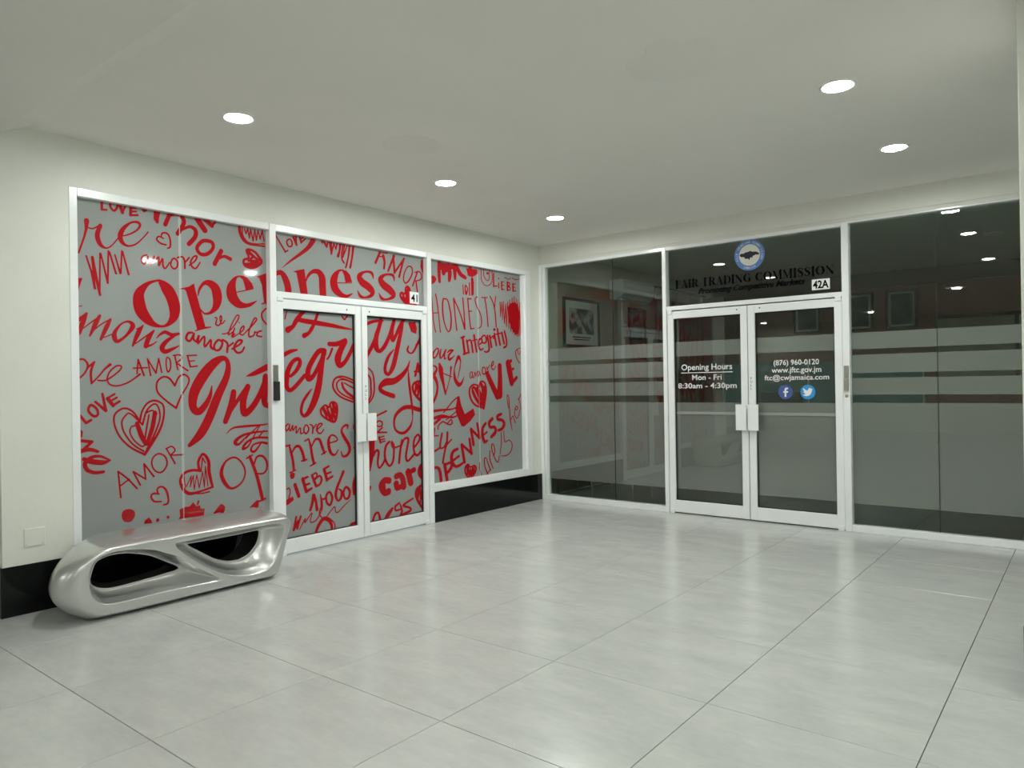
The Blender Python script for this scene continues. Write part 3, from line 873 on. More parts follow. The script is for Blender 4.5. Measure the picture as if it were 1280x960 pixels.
# ------------------------------------------------------------------ the red lettered shopfront
FX0, FX1 = -.075, .004      # depth of the white frames
PANES = []
def pane(parent, s0, s1, z0, z1, m=FILM):
    o = LB('pane', s0, s1, z0, z1, GX-.006, GX, m, parent); PANES.append((o, s0, s1, z0, z1)); return o
def fr(parent, name, s0, s1, z0, z1, x1=FX1, x0=FX0): return LB(name, s0, s1, z0, z1, x0, x1, WHITE, parent, bev=.003)
def front(name, label, cat=None): 
    o = empty(name, (0, 0, 0), kind='structure'); o['label'] = label; return o
w1 = front('window_1', 'large left shopfront window of grey film covered in red hand lettering')
fr(w1, 'stile', 5.083, 5.134, .306, 2.712); fr(w1, 'rail', 3.662, 5.083, 2.658, 2.712); fr(w1, 'rail', 3.662, 5.083, .306, .385); fr(w1, 'post', 3.602, 3.662, 0, 2.712, FX1+.006)
pane(w1, 4.386, 5.09, .38, 2.665); pane(w1, 3.655, 4.366, .38, 2.665); LB('glass_joint', 4.366, 4.386, .38, 2.66, GX-.006, GX+.0002, SEAM, w1)
w2 = front('window_2', 'transom of grey film with red lettering above the red lettered double door')
fr(w2, 'rail', 1.885, 3.602, 2.658, 2.712); fr(w2, 'rail', 1.885, 3.602, 2.118, 2.168)
pane(w2, 1.885, 3.602, 2.16, 2.665)
w3 = front('window_3', 'right shopfront window of grey film with red lettering above black skirting')
fr(w3, 'post', 1.825, 1.885, 0, 2.712, FX1+.006); fr(w3, 'rail', .27, 1.825, 2.655, 2.712); fr(w3, 'rail', .27, 1.825, .308, .388); fr(w3, 'stile', .178, .27, .308, 2.712)
fr(w3, 'stile', .27, .315, .388, 2.655, -.018)
pane(w3, 1.075, 1.83, .38, 2.665); pane(w3, .30, 1.058, .38, 2.665); LB('glass_joint', 1.058, 1.075, .38, 2.66, GX-.006, GX+.0002, SEAM, w3)

def L_handle(d, s_in, sgn, z0=.885, z1=1.135):
    """bent sheet handle: a wide front plate on a narrow return"""
    bm = bmesh.new()
    a, b = (s_in, s_in+sgn*.105); 
    box(bm, (.045, -b, z0), (.053, -a, z1), .0015)
    box(bm, (.008, -(s_in+sgn*.030), z0), (.046, -(s_in+sgn*.020), z1))
    return finish('handle', bm, WHITE, d)
def door_left(name, label, s0, s1, hinge_hi):
    d = front(name, label); X0_, X1_ = -.052, -.004
    st = .064
    fr(d, 'stile', s0, s0+st, .012, 2.108, X1_, X0_); fr(d, 'stile', s1-st, s1, .012, 2.108, X1_, X0_)
    fr(d, 'rail', s0+st, s1-st, .012, .128, X1_, X0_); fr(d, 'rail', s0+st, s1-st, 2.03, 2.108, X1_, X0_)
    o = LB('pane', s0+st-.003, s1-st+.003, .125, 2.033, -.046, -.040, FILM, d); PANES.append((o, s0+st, s1-st, .128, 2.03))
    for k, (a, b, c, e) in enumerate(((s0+st, s0+st+.008, .128, 2.03), (s1-st-.004, s1-st, .128, 2.03), (s0+st, s1-st, 2.018, 2.03), (s0+st, s1-st, .128, .133))):
        LB('gasket', a, b, c, e, -.040, -.022, GASKET, d)
    L_handle(d, s0+.004 if not hinge_hi else s1-.004, 1 if not hinge_hi else -1)
    sc = s0+.16 if not hinge_hi else s1-.09
    bm = bmesh.new(); disc(bm, (X1_, -sc, 2.066), .007, (1,0,0), .001, 12); finish('screw', bm, BLK, d)
    hs = s1-.03 if not hinge_hi else s0+.03
    for z in (2.09, .0): LB('pivot', hs-.028, hs+.028, z, z+.04, -.004, .006, WHITE, d, bev=.003)
    return d
d1 = door_left('door_1', 'left leaf of the white framed red lettered double door', 2.722, 3.598, False)
d2 = door_left('door_2', 'right leaf of the white framed red lettered double door', 1.889, 2.714, True)

ORDER = {}
cur = None; words = []
for ln in LETTERS.strip().splitlines():
    if ln[0] == '#': cur = [ln[1:].split('|'), []]; words.append(cur)
    else: cur[1].append(ln)
for (kind, txt), lines in words:
    xs = [float(t) for l_ in lines for t in ([*l_[1:].split()][::2 if l_[0] in 'pP' else 3])]
    lo, hi = (min(xs)-150)/1000, (max(xs)+150)/1000
    for (o, s0, s1, z0, z1) in PANES:
        if hi < s0 or lo > s1: continue
        bm = bmesh.new(); gx = GX if o.parent in (w1, w2, w3) else -.040
        draw(bm, lines, lambda s, z: (gx+.0008, -s/1000, z/1000), 1.5 if txt in ('solid', 'hatched', 'scratched', 'small scribbled') else 1.0)
        clip(bm, s0+.001-(.0075 if s0 in (4.386, 1.075) else 0), s1-.001+(.0075 if s1 in (4.366, 1.058) else 0), z0, z1)
        if not bm.faces: bm.free(); continue
        finish(kind, bm, RED, o)

# ------------------------------------------------------------------ type set from the built-in font
FONT_CACHE = {}
def text_mesh(txt, offset=0.0, shear=0.0, space=1.0):
    c = bpy.data.curves.new('type', 'FONT'); c.body = txt; c.size = 1; c.offset = offset; c.shear = shear; c.space_character = space; c.resolution_u = 3
    t = bpy.data.objects.new('type', c); COL.objects.link(t)
    bpy.context.view_layer.update(); dg = bpy.context.evaluated_depsgraph_get()
    me = bpy.data.meshes.new_from_object(t.evaluated_get(dg)); bpy.data.objects.remove(t); bpy.data.curves.remove(c)
    return me
def place_text(name, txt, fn, m, parent, wid, hgt, offset=0.0, shear=0.0, space=1.0):
    """fit the text into wid x hgt; fn(u, v) gives the 3D point"""
    me = text_mesh(txt, offset, shear, space); xs = [v.co.x for v in me.vertices]; ys = [v.co.y for v in me.vertices]
    x0, x1, y0, y1 = min(xs), max(xs), min(ys), max(ys)
    for v in me.vertices: v.co = V(fn((v.co.x-x0)/(x1-x0)*wid, (v.co.y-y0)/(y1-y0)*hgt))
    me.materials.clear(); me.materials.append(m); me.name = name
    o = bpy.data.objects.new(name, me); COL.objects.link(o); o.parent = parent
    return o
# house number 41 on the transom
np_ = LB('number_plate', 1.958, 2.078, 2.190, 2.305, GX, GX+.004, WHITE, w2, label='small white plate with the number 41')
place_text('number', '41', lambda u, v: (GX+.0048, -2.062+u, 2.207+v), BLK_INK, np_, .086, .076, offset=.02)
# lock on the post and the word PULL on the stile
def lock(parent, pt, dirx):
    pass
bm = bmesh.new(); box(bm, (.008, -3.648, 1.43), (.016, -3.600, 1.565), .003); finish('lock_plate', bm, STEEL, w1)
bm = bmesh.new(); box(bm, (.008, -3.650, 1.275), (.040, -3.602, 1.432), .008, 2); finish('lock_case', bm, BLK, w1, label='black lock case')
sg = LB('pull_sticker', 2.664, 2.690, 1.20, 1.40, -.004, -.003, WHITE, d2)
place_text('sign_lettering', 'P\nU\nL\nL', lambda u, v: (-.0025, -2.686+u, 1.26+v), BLK_INK, sg, .018, .13)
# blank cover plate on the pillar
bm = bmesh.new(); box(bm, (0, -5.413, .412), (.006, -5.298, .525), .002); cp = finish('cover_plate', bm, WALL, label='small square blank cover plate low on the cream pillar left of the bench', cat='cover plate')
for y in (-5.30-.012, -5.413+.012):
    bm = bmesh.new(); disc(bm, (.006, y, .425), .003, (1,0,0), .001, 10); finish('screw', bm, STEEL, cp)

# ------------------------------------------------------------------ the tinted office front
YF0, YF1, GY = -.006, .075, .044
def RB(name, x0, x1, z0, z1, y0, y1, m, parent=None, **k): return bx(name, (x0, y0, z0), (x1, y1, z1), m, parent, **k)
def rf(parent, name, x0, x1, z0, z1, y0=YF0, y1=YF1): return RB(name, x0, x1, z0, z1, y0, y1, WHITE, parent, bev=.003)
def rglass(parent, x0, x1, z0, z1): return RB('pane', x0, x1, z0, z1, GY, GY+.006, GLASS, parent)
def frost(p, x0, x1, z0, z1): return RB('frosted_band', x0, x1, z0, z1, GY+.0068, GY+.0078, FROST, p)
BANDS = ((1.645, 1.795), (1.43, 1.595), (1.235, 1.385), (.25, 1.162))
w4 = front('window_4', 'tinted office window left of the glass double door, with frosted bands')
rf(w4, 'stile', .0, .04, 0, 2.80); rf(w4, 'stile', .045, .085, .06, 2.765, .002); rf(w4, 'rail', .04, 1.628, 2.765, 2.80); rf(w4, 'rail', .04, 1.628, .0, .062); rf(w4, 'post', 1.628, 1.672, 0, 2.80, YF0-.004)
g1 = rglass(w4, .08, .990, .055, 2.77); g2 = rglass(w4, .994, 1.635, .055, 2.77); RB('glass_joint', .990, .994, .06, 2.765, GY-.001, GY+.007, GASKET, w4)
for a, b in BANDS: frost(g1, .085, .989, a, b); frost(g2, .995, 1.635, a, b)
w5 = front('window_5', 'tinted transom with round blue emblem and black lettering above the office door')
rf(w5, 'rail', 1.672, 3.415, 2.765, 2.80); rf(w5, 'rail', 1.672, 3.415, 2.128, 2.172)
g5 = rglass(w5, 1.668, 3.42, 2.165, 2.77)
w6 = front('window_6', 'wide tinted office window right of the glass double door, with frosted bands')
rf(w6, 'post', 3.415, 3.475, 0, 2.80, YF0-.004); rf(w6, 'rail', 3.475, 6.55, 2.784, 2.80); rf(w6, 'rail', 3.475, 6.55, 0, .062); rf(w6, 'stile', 6.5, 6.55, .06, 2.775)
g6 = rglass(w6, 3.47, 4.155, .055, 2.79); g7 = rglass(w6, 4.159, 5.4, .055, 2.79); g8 = rglass(w6, 5.404, 6.5, .055, 2.79)
RB('glass_joint', 4.155, 4.159, .06, 2.775, GY-.001, GY+.007, GASKET, w6)
RB('glass_joint', 5.4, 5.404, .06, 2.775, GY-.001, GY+.007, GASKET, w6)
for a, b in BANDS: frost(g6, 3.475, 4.154, a, b); frost(g7, 4.16, 5.4, a, b); frost(g8, 5.404, 6.5, a, b)

def door_right(name, label, x0, x1, left):
    d = front(name, label); st = .068; Y0_, Y1_ = .004, .052
    def q(n, a, b, c, e): return RB(n, a, b, c, e, Y0_, Y1_, WHITE, d, bev=.003)
    q('stile', x0, x0+st, .012, 2.118); q('stile', x1-st, x1, .012, 2.118); q('rail', x0+st, x1-st, .012, .138); q('rail', x0+st, x1-st, 2.040, 2.118)
    g = RB('pane', x0+st-.003, x1-st+.003, .135, 2.043, .040, .046, GLASS, d)
    for a, b, c, e in ((x0+st, x0+st+.004, .138, 2.04), (x1-st-.006, x1-st, .138, 2.04), (x0+st, x1-st, 2.03, 2.04), (x0+st, x1-st, .138, .142)): RB('gasket', a, b, c, e, .022, .040, GASKET, d)
    for a, b in ((1.645, 1.795), (.255, 1.160)): RB('frosted_band', x0+st, x1-st, a, b, .0468, .0478, FROST, g)
    RB('film_strip', x0+st, x1-st, 1.038, 1.066, .0386, .0396, STRIP, g, label='paler strip across the frosted film')
    bm = bmesh.new(); box(bm, (x0+st*.5, .085, 1.02), (x1-st*.5, .11, 1.055), .003)
    for xx in (x0+st*.5, x1-st*.5-.02): box(bm, (xx, .05, 1.02), (xx+.02, .09, 1.055))
    finish('push_bar', bm, WHITE, d, label='white push bar on the office side, seen through the frosted film')
    bm = bmesh.new(); e = x1-.004 if left else x0+.004; sg_ = -1 if left else 1
    box(bm, (e, -.045, .89), (e+sg_*.105, -.037, 1.145), .0015); box(bm, (e+sg_*.02, -.038, .89), (e+sg_*.03, .006, 1.145)); finish('handle', bm, WHITE, d)
    sc = x1-.10 if left else x0+.12
    bm = bmesh.new(); disc(bm, (sc, Y0_, 2.085), .007, (0,-1,0), .001, 12); finish('screw', bm, BLK, d)
    hx = x0+.03 if left else x1-.03
    for z in (2.09, .0): RB('pivot', hx-.026, hx+.026, z, z+.045, -.008, .004, WHITE, d, bev=.003)
    return d, g
d3, gd3 = door_right('door_3', 'left leaf of the tinted glass double door, with white opening hours', 1.676, 2.531, True)
d4, gd4 = door_right('door_4', 'right leaf of the tinted glass double door, with white phone number and two round logos', 2.539, 3.411, False)
def T(name, txt, x0, x1, z0, z1, m, parent, y=.0392, tilt=0, **k):
    return place_text(name, txt, lambda u, v: (x0+u, y, z0+v+tilt*u), m, parent, x1-x0, z1-z0, **k)
T('lettering', 'Opening Hours', 1.812, 2.362, 1.478, 1.558, WHT_INK, gd3, offset=.012)
RB('lettering_rule', 1.808, 2.366, 1.466, 1.473, .0388, .0394, WHT_INK, gd3)
T('lettering', 'Mon - Fri', 1.93, 2.25, 1.392, 1.447, WHT_INK, gd3, offset=.012)
T('lettering', '8:30am - 4:30pm', 1.772, 2.405, 1.290, 1.362, WHT_INK, gd3, offset=.012)
T('lettering', '(876) 960-0120', 2.775, 3.195, 1.505, 1.572, WHT_INK, gd4, offset=.012)
T('lettering', 'www.jftc.gov.jm', 2.755, 3.215, 1.432, 1.502, WHT_INK, gd4, offset=.012)
T('lettering', 'ftc@cwjamaica.com', 2.685, 3.283, 1.362, 1.430, WHT_INK, gd4, offset=.012)
def flat_poly(name, pts, m, parent, y, holes=()):
    bm = bmesh.new(); es = []
    for P in (pts, *holes):
        vs = [bm.verts.new((x, y, z)) for x, z in P]; es += [bm.edges.new((vs[i], vs[(i+1) % len(vs)])) for i in range(len(vs))]
    bmesh.ops.triangle_fill(bm, edges=es, use_beauty=True, normal=(0, -1, 0)); return finish(name, bm, m, parent)
def circ(cx, cz, r, n=40): return [(cx+r*math.cos(2*math.pi*i/n), cz+r*math.sin(2*math.pi*i/n)) for i in range(n)]
lg = flat_poly('logo', circ(2.884, 1.264, .068), FBBLUE, gd4, .0392); lg['label'] = 'round dark blue logo with a white f'
fp = [(.18,-1),(.18,-.12),(.5,-.12),(.56,.22),(.18,.22),(.18,.46),(.22,.58),(.34,.62),(.56,.62),(.56,.94),(.28,.98),(.02,.94),(-.14,.78),(-.2,.54),(-.2,.22),(-.48,.22),(-.48,-.12),(-.2,-.12),(-.2,-1)]
flat_poly('logo_mark', [(2.884+x*.045, 1.262+z*.045) for x, z in fp], WHT_INK, gd4, .0386)
lg = flat_poly('logo', circ(3.091, 1.262, .068), TWBLUE, gd4, .0392); lg['label'] = 'round bright blue logo with a white bird'
bp = catmull([(-1,.62),(-.78,.2),(-.9,-.02),(-.62,-.3),(-.5,-.48),(-1,-.6),(-.5,-.86),(.1,-.8),(.62,-.4),(.82,.16),(.86,.38),(1.08,.64),(.84,.62),(.6,.8),(.3,.82),(.06,.6),(.02,.34),(-.3,.38),(-.66,.62),(-.95,.84)], True)
flat_poly('logo_mark', [(3.091+x*.044, 1.262+z*.044) for x, z in bp], WHT_INK, gd4, .0386)
# vertical PULL strip
sg = RB('pull_sticker', 2.556, 2.58, 1.20, 1.42, .0028, .0036, WHITE, d4)
place_text('sign_lettering', 'P\nU\nL\nL', lambda u, v: (2.5595+u, .0024, 1.29+v), BLK_INK, sg, .017, .12)
# emblem and name on the transom
E0 = (2.553, 2.617)
em = flat_poly('emblem', circ(*E0, .152, 60), RING, g5, GY-.0008, holes=[circ(*E0, .150*.70, 60)]); em['label'] = 'round emblem with blue ring and dark island silhouette'
flat_poly('emblem_disc', circ(*E0, .150*.70, 60), CREAM_INK, g5, GY-.0008)
isl = catmull([(-1,.06),(-.86,.22),(-.62,.2),(-.4,.3),(-.1,.34),(.1,.4),(.3,.3),(.6,.28),(.82,.2),(1,.02),(.9,-.06),(.66,-.02),(.5,-.1),(.34,-.14),(.3,-.3),(.1,-.26),(-.02,-.5),(-.16,-.34),(-.4,-.36),(-.56,-.16),(-.84,-.12)], True)
flat_poly('emblem_island', [(E0[0]+x*.098, E0[1]+z*.098) for x, z in isl], NAVY, g5, GY-.0014)
rt_txt = 'FAIR TRADING COMMISSION'
def arc_text(txt, a0, a1, r, inward, m, parent):
    for i, ch in enumerate(txt):
        if ch == ' ': continue
        a = math.radians(a0+(a1-a0)*i/(len(txt)-1)); me = text_mesh(ch, .01)
        xs = [v.co.x for v in me.vertices]; cx = (min(xs)+max(xs))/2
        ro = a-math.pi/2 if not inward else a+math.pi/2
        for v in me.vertices:
            x, z = (v.co.x-cx)*.030, (v.co.y-.35)*.030
            v.co = V((E0[0]+r*math.cos(a)+x*math.cos(ro)-z*math.sin(ro), GY-.0016, E0[1]+r*math.sin(a)+x*math.sin(ro)+z*math.cos(ro)))
        bmt.from_mesh(me); bpy.data.meshes.remove(me)
bmt = bmesh.new(); arc_text(rt_txt, 200, -20, .127, False, CREAM_INK, g5); arc_text('JAMAICA', 245, 295, .127, True, CREAM_INK, g5)
finish('emblem_lettering', bmt, CREAM_INK, g5)
# serif capitals
def A_(*p): return p
SER = {
 'F': (.62, ['l 170 0 150 170 700 150', 'l 40 15 24 330 15 24', 'l 40 685 24 560 685 24', 'l 560 690 24 580 520 20', 'l 200 370 24 430 370 24', 'l 425 440 18 425 300 18']),
 'A': (.74, ['l 330 700 30 110 10 30', 'l 340 690 110 560 10 150', 'l 20 12 24 230 12 24', 'l 400 12 24 700 12 24', 'l 190 240 24 470 240 24']),
 'I': (.36, ['l 170 0 150 170 700 150', 'l 30 12 24 310 12 24', 'l 30 688 24 310 688 24']),
 'R': (.74, ['l 170 0 150 170 700 150', 'l 30 12 24 310 12 24', 's 30 688 24 330 688 26 480 650 80 520 530 140 460 400 80 220 350 24', 's 350 350 60 440 260 120 540 80 130 690 15 30']),
 'T': (.66, ['l 320 0 150 320 700 150', 'l 180 12 24 460 12 24', 'l 30 685 26 610 685 26', 'l 35 690 26 20 510 14', 'l 605 690 26 620 510 14']),
 'D': (.76, ['l 170 0 150 170 700 150', 's 30 12 24 330 14 26 560 130 100 630 350 150 560 570 100 330 686 26 30 688 24']),
 'N': (.78, ['l 140 10 28 140 690 28', 'l 20 12 24 260 12 24', 'l 20 688 24 200 688 24', 'l 150 660 120 600 40 130', 'l 620 0 28 620 690 28', 'l 500 688 24 740 688 24']),
 'G': (.80, ['s 620 500 20 560 640 50 400 700 28 220 620 110 110 350 160 220 90 110 400 5 28 560 40 60 620 120 80', 'l 600 300 110 600 60 120', 'l 480 300 24 730 300 24', 'l 620 690 18 620 500 18']),
 'C': (.74, ['s 630 480 20 560 640 60 400 700 28 220 620 110 110 350 160 220 90 110 400 5 28 560 60 50 650 190 14', 'l 630 690 18 630 480 18']),
 'O': (.82, ['c 400 700 28 210 600 110 110 350 160 210 100 110 400 2 28 590 100 110 690 350 160 590 600 110']),
 'M': (.92, ['l 140 10 28 140 690 28', 'l 20 12 24 260 12 24', 'l 20 688 24 200 688 24', 'l 170 660 120 430 40 100', 'l 430 40 30 680 660 30', 'l 740 0 150 740 700 150', 'l 610 12 24 880 12 24', 'l 660 688 24 880 688 24']),
 'S': (.60, ['s 480 500 14 440 620 50 300 695 40 150 630 90 130 510 120 280 390 150 430 260 150 440 120 110 300 10 40 140 60 50 80 220 14', 'l 490 690 18 490 500 18', 'l 75 0 18 75 220 18'])}
def serif_line(txt, x0, x1, z0, z1, h, m, parent):
    wd = [(.34 if c == ' ' else SER[c][0]) for c in txt]; tot = sum(wd); sc_ = (x1-x0)/tot; x = x0; bm = bmesh.new()
    for c, w_ in zip(txt, wd):
        if c != ' ':
            zb = z0+(z1-z0)*((x-x0)/(x1-x0))
            for ln in SER[c][1]:
                k = ln[0]; v = list(map(float, ln[1:].split())); P = list(zip(v[::3], v[1::3], v[2::3]))
                f = lambda a, b: V((x+a/1000*sc_, GY-.0009, zb+b/700*h))
                if k == 'l': ribbon(bm, [(a_, b_, w_*1.25) for a_, b_, w_ in P], False, f)
                else: ribbon(bm, catmull([(a_, b_, w_*1.25) for a_, b_, w_ in P], k == 'c'), k == 'c', f)
        x += w_*sc_
    return finish('lettering', bm, m, parent)
serif_line('FAIR TRADING COMMISSION', 1.755, 3.345, 2.362, 2.352, .078, BLK_INK, g5)
T('lettering', 'Promoting Competitive Markets', 2.01, 3.08, 2.262, 2.338, BLK_INK, g5, y=GY-.0009, offset=.035, shear=.35)
np_ = RB('number_plate', 3.142, 3.302, 2.213, 2.312, GY-.004, GY, WHITE, w5, label='small white plate with the number 42A')
T('number', '42A', 3.152, 3.292, 2.225, 2.300, BLK_INK, np_, y=GY-.0048, offset=.03)
bm = bmesh.new(); box(bm, (3.425, -.022, 1.39), (3.465, -.010, 1.50), .003); finish('lock_plate', bm, STEEL, w6)
bm = bmesh.new(); box(bm, (3.425, -.034, 1.27), (3.465, -.010, 1.385), .006, 2); finish('lock_case', bm, STEEL, w6)
bm = bmesh.new(); disc(bm, (3.445, -.010, 1.225), .014, (0,-1,0), .006, 16); finish('keyhole', bm, STEEL, w6)

# ------------------------------------------------------------------ downlights
def downlight(x, y, z, label, on=True, group=None):
    t = empty('ceiling_downlight' if on else 'unlit_downlight', (x, y, z), label, 'ceiling light', group)
    bm = bmesh.new(); n = 40
    lathe(bm, (0,0,0), [(.098, 0.0), (.097, -.004), (.088, -.007), (.079, -.005), (.076, .0), (.074, .004)], n)
    finish('trim_ring', bm, WHITE, t, smooth=True)
    bm = bmesh.new(); disc(bm, (0,0,-.0035), .076, (0,0,1), .003, n); finish('diffuser', bm, LAMPM if on else LAMPOFF, t)
    return t
downlight(1.136, -4.598, H1, 'lit ceiling downlight nearest the viewer on the left, above the left red window')
downlight(1.081, -2.722, H1, 'lit ceiling downlight second from the corner, above the red lettered doors')
downlight(1.021, -1.090, H1, 'lit ceiling downlight nearest the corner of the two shopfronts')
downlight(4.087, -2.673, H1, 'largest lit ceiling downlight at upper right')
downlight(4.097, -1.24, H1, 'lit ceiling downlight at right, closest to the tinted office window')
GO = 'lit downlights in the ceiling behind the viewer'
WH = iter(['overhead, left of the right pillar, above the top edge of the frame', 'added to brighten the lobby, beyond the right pillar, out of frame', 'added to brighten the lobby, to the right of the viewer, out of frame', 'mirrored highest on the brown office wall in the right tinted window', 'mirrored beside the office portraits in the right tinted window', 'mirrored in the left leaf of the office door', 'mirrored in the right leaf of the office door', 'in the far right of the corridor behind the viewer'])
for x, y in ((4.06, -4.98), (6.9, -4.7), (6.9, -7.0), (3.3, -7.9), (1.05, -11.7), (-2.3, -10.9), (-1.9, -12.9), (5.5, -11.5)):  # the unseen pair furthest right is added to make up brightness
    downlight(x, y, H1 if y > -5.4 else H2, 'lit downlight '+next(WH), group=GO)
k = 0
for x in (.66, 2.50, 4.31):
    for y in (1.38, 3.0, 4.45):
        downlight(x, y, H1, 'unlit office ceiling downlight, %s row from the glass, %s column' % ({1.38:'first',3.0:'second',4.45:'third'}[y], {.66:'left',2.50:'middle',4.31:'right'}[x]), on=False, group='unlit office downlights'); k += 1

# ------------------------------------------------------------------ the bench
def resample(P, n):
    P = catmull(P, False); d = [0]
    for a, b in zip(P, P[1:]): d.append(d[-1]+math.dist(a, b))
    out = []; j = 0
    for i in range(n):
        t = d[-1]*i/n
        while d[j+1] < t: j += 1
        f = (t-d[j])/((d[j+1]-d[j]) or 1); out.append(tuple(P[j][q]+(P[j+1][q]-P[j][q])*f for q in range(2)))
    return out
def seg_loop(P, cuts, ns):
    out = []; P = P+[P[0]]; cuts = list(cuts)+[len(P)-1]
    for a, b, n in zip(cuts, cuts[1:], ns): out += resample(P[a:b+1], n)
    return out
BP1 = [(5.264,.285),(5.258,.21),(5.242,.155),(5.201,.112),(5.145,.092),(5.006,.087),(4.794,.090),(4.629,.085),(4.418,.079),(4.515,.147),(4.627,.224),(4.726,.3),(4.809,.339),(4.864,.366),(4.949,.388),(5.039,.400),(5.14,.400),(5.218,.376),(5.253,.327)]
BH1 = [(5.218,.244),(5.212,.212),(5.184,.187),(5.142,.17),(5.069,.161),(4.871,.170),(4.739,.182),(4.70,.185),(4.668,.196),(4.688,.22),(4.757,.261),(4.837,.309),(4.9,.335),(4.992,.36),(5.066,.368),(5.139,.36),(5.189,.33)]
BP2 = [(4.741,.388),(4.538,.392),(4.358,.395),(4.167,.399),(4.017,.399),(3.95,.387),(3.929,.361),(3.941,.303),(3.968,.226),(4.022,.119),(4.074,.076),(4.153,.066),(4.231,.069),(4.307,.081),(4.39,.107),(4.515,.176),(4.626,.256),(4.701,.322),(4.741,.365)]
BH2 = [(4.619,.350),(4.479,.349),(4.295,.350),(4.11,.355),(4.082,.351),(4.078,.323),(4.101,.255),(4.162,.194),(4.24,.168),(4.317,.172),(4.391,.195),(4.445,.222),(4.533,.282),(4.598,.326)]
BM = [(4.02,.0),(3.955,.06),(3.875,.30),(3.845,.385),(3.885,.443),(4.0,.455),(4.5,.455),(5.02,.455),(5.22,.43),(5.36,.34),(5.415,.23),(5.385,.12),(5.28,.03),(5.15,.0),(4.6,.0),(4.2,.0)]
BF = [(4.045,.042),(3.985,.08),(3.915,.30),(3.895,.375),(3.925,.410),(4.02,.418),(4.5,.420),(5.03,.420),(5.17,.408),(5.265,.35),(5.298,.25),(5.275,.14),(5.21,.07),(5.12,.044),(4.6,.040),(4.2,.040)]
bench = empty('bench', (.33, -4.66, 0), 'sculptural silver bench with two teardrop openings in front of the left red window', 'bench')
bm = bmesh.new()
def ring(P, x): return [bm.verts.new((x, -s, z)) for s, z in P]
def skin(a, b):
    n = len(a)
    for i in range(n): bm.faces.new((a[i], a[(i+1) % n], b[(i+1) % n], b[i]))
NO = 160
def lerp(P, Q, t): return [(a[0]+(b[0]-a[0])*t, a[1]+(b[1]-a[1])*t) for a, b in zip(P, Q)]
Mr = [(a, b) for a, b in catmull(BM, True)]; Fr = [(a, b) for a, b in catmull(BF, True)]
XF, XB, D = .565, .085, .15
outer = []
for k in range(0, 9):
    th = math.pi/2*k/8; outer.append(ring(lerp(Fr, Mr, math.sin(th)), XF-.16*(1-math.cos(th))**1.0*1.0))
def narrow(P, t): return [(s if s < 4.6 else 4.6+(s-4.6)*(1-.20*t*min(1, (s-4.6)/.5)), z) for s, z in P]
for x in (XF-.20, XF-.26, XF-.33): outer.append(ring(narrow(Mr, ((XF-.16-x)/.32)**1.4), x))
for k in range(7, -1, -1):
    th = math.pi/2*k/8; x = XB+.12*(1-math.sin(math.pi/2-th)); outer.append(ring(narrow(lerp(Fr, Mr, math.sin(th)), min(1, (XF-.16-x)/.32)**1.4), x))
for a, b in zip(outer, outer[1:]): skin(a, b)
TUN = []
def pocket(P, Hh, cutsP, cutsH, ns):
    p_ = seg_loop(P, cutsP, ns); h_ = seg_loop(Hh, cutsH, ns); rs = []
    cx = sum(q[0] for q in p_)/len(p_); cy = sum(q[1] for q in p_)/len(p_)
    def off(L_, d):   # outward offset
        out = []; n = len(L_)
        for i in range(n):
            a, b = L_[(i-1) % n], L_[(i+1) % n]; dx, dy = b[0]-a[0], b[1]-a[1]; l = math.hypot(dx, dy) or 1; out.append((L_[i][0]+dy/l*d*SGN, L_[i][1]-dx/l*d*SGN))
        return out
    area = sum(p_[i][0]*p_[(i+1) % len(p_)][1]-p_[(i+1) % len(p_)][0]*p_[i][1] for i in range(len(p_))); SGN = 1 if area > 0 else -1
    rs.append(ring(p_, XF))
    for t, dx in ((.03, .002), (.07, .007), (.12, .016), (.25, .040), (.45, .070), (.65, .092), (.82, .105), (.92, .108)): rs.append(ring(lerp(p_, h_, t), XF-dx))
    # raised bead round the opening, then the tunnel
    for d, dx in ((.004, .104), (0, .101), (-.004, .104), (-.004, .108), (.004, .113), (.02, .118), (.025, .14), (.025, .24), (.02, .34)): rs.append(ring(off(h_, d), XF-dx))
    for a, b in zip(rs[:-4], rs[1:-4]): skin(a, b)
    TUN.append([[(v.co.x, -narrow([(-v.co.y, 0)], max(0, (XF-.14-v.co.x)/.25))[0][0], v.co.z) for v in r] for r in rs[-5:]])
    for r in rs[-4:]:
        for v in r: bm.verts.remove(v)
    return rs[0], None
f1, b1 = pocket(BP1, BH1, (0, 8), (0, 8), (90, 90))
f2, b2 = pocket(BP2, BH2, (0, 6, 10), (0, 4, 8), (60, 40, 80))
def cap(loops):
    es = []
    for L_ in loops:
        for i in range(len(L_)):
            e = bm.edges.get((L_[i], L_[(i+1) % len(L_)])); es.append(e)
    bmesh.ops.triangle_fill(bm, edges=es, use_beauty=True)
cap([outer[0], f1, f2])
XBK = XB
# bring the back ends of the tunnels onto the back face

bmesh.ops.recalc_face_normals(bm, faces=bm.faces)
for v in bm.verts: v.co -= V((.33, -4.66, 0))
for T_ in TUN:  # tunnel walls coloured black in place of the shade inside the body
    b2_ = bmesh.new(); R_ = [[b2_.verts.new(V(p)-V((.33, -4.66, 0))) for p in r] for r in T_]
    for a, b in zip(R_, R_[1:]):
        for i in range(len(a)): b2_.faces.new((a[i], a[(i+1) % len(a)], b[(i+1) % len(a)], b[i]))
    finish('opening_shade', b2_, mat('shade_black', (.006,.006,.006), .6, spec=.2), bench, smooth=True, label='inside of the opening, its shade coloured black')
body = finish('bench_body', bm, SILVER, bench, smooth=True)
m_ = body.modifiers.new('weighted', 'WEIGHTED_NORMAL'); m_.keep_sharp = False

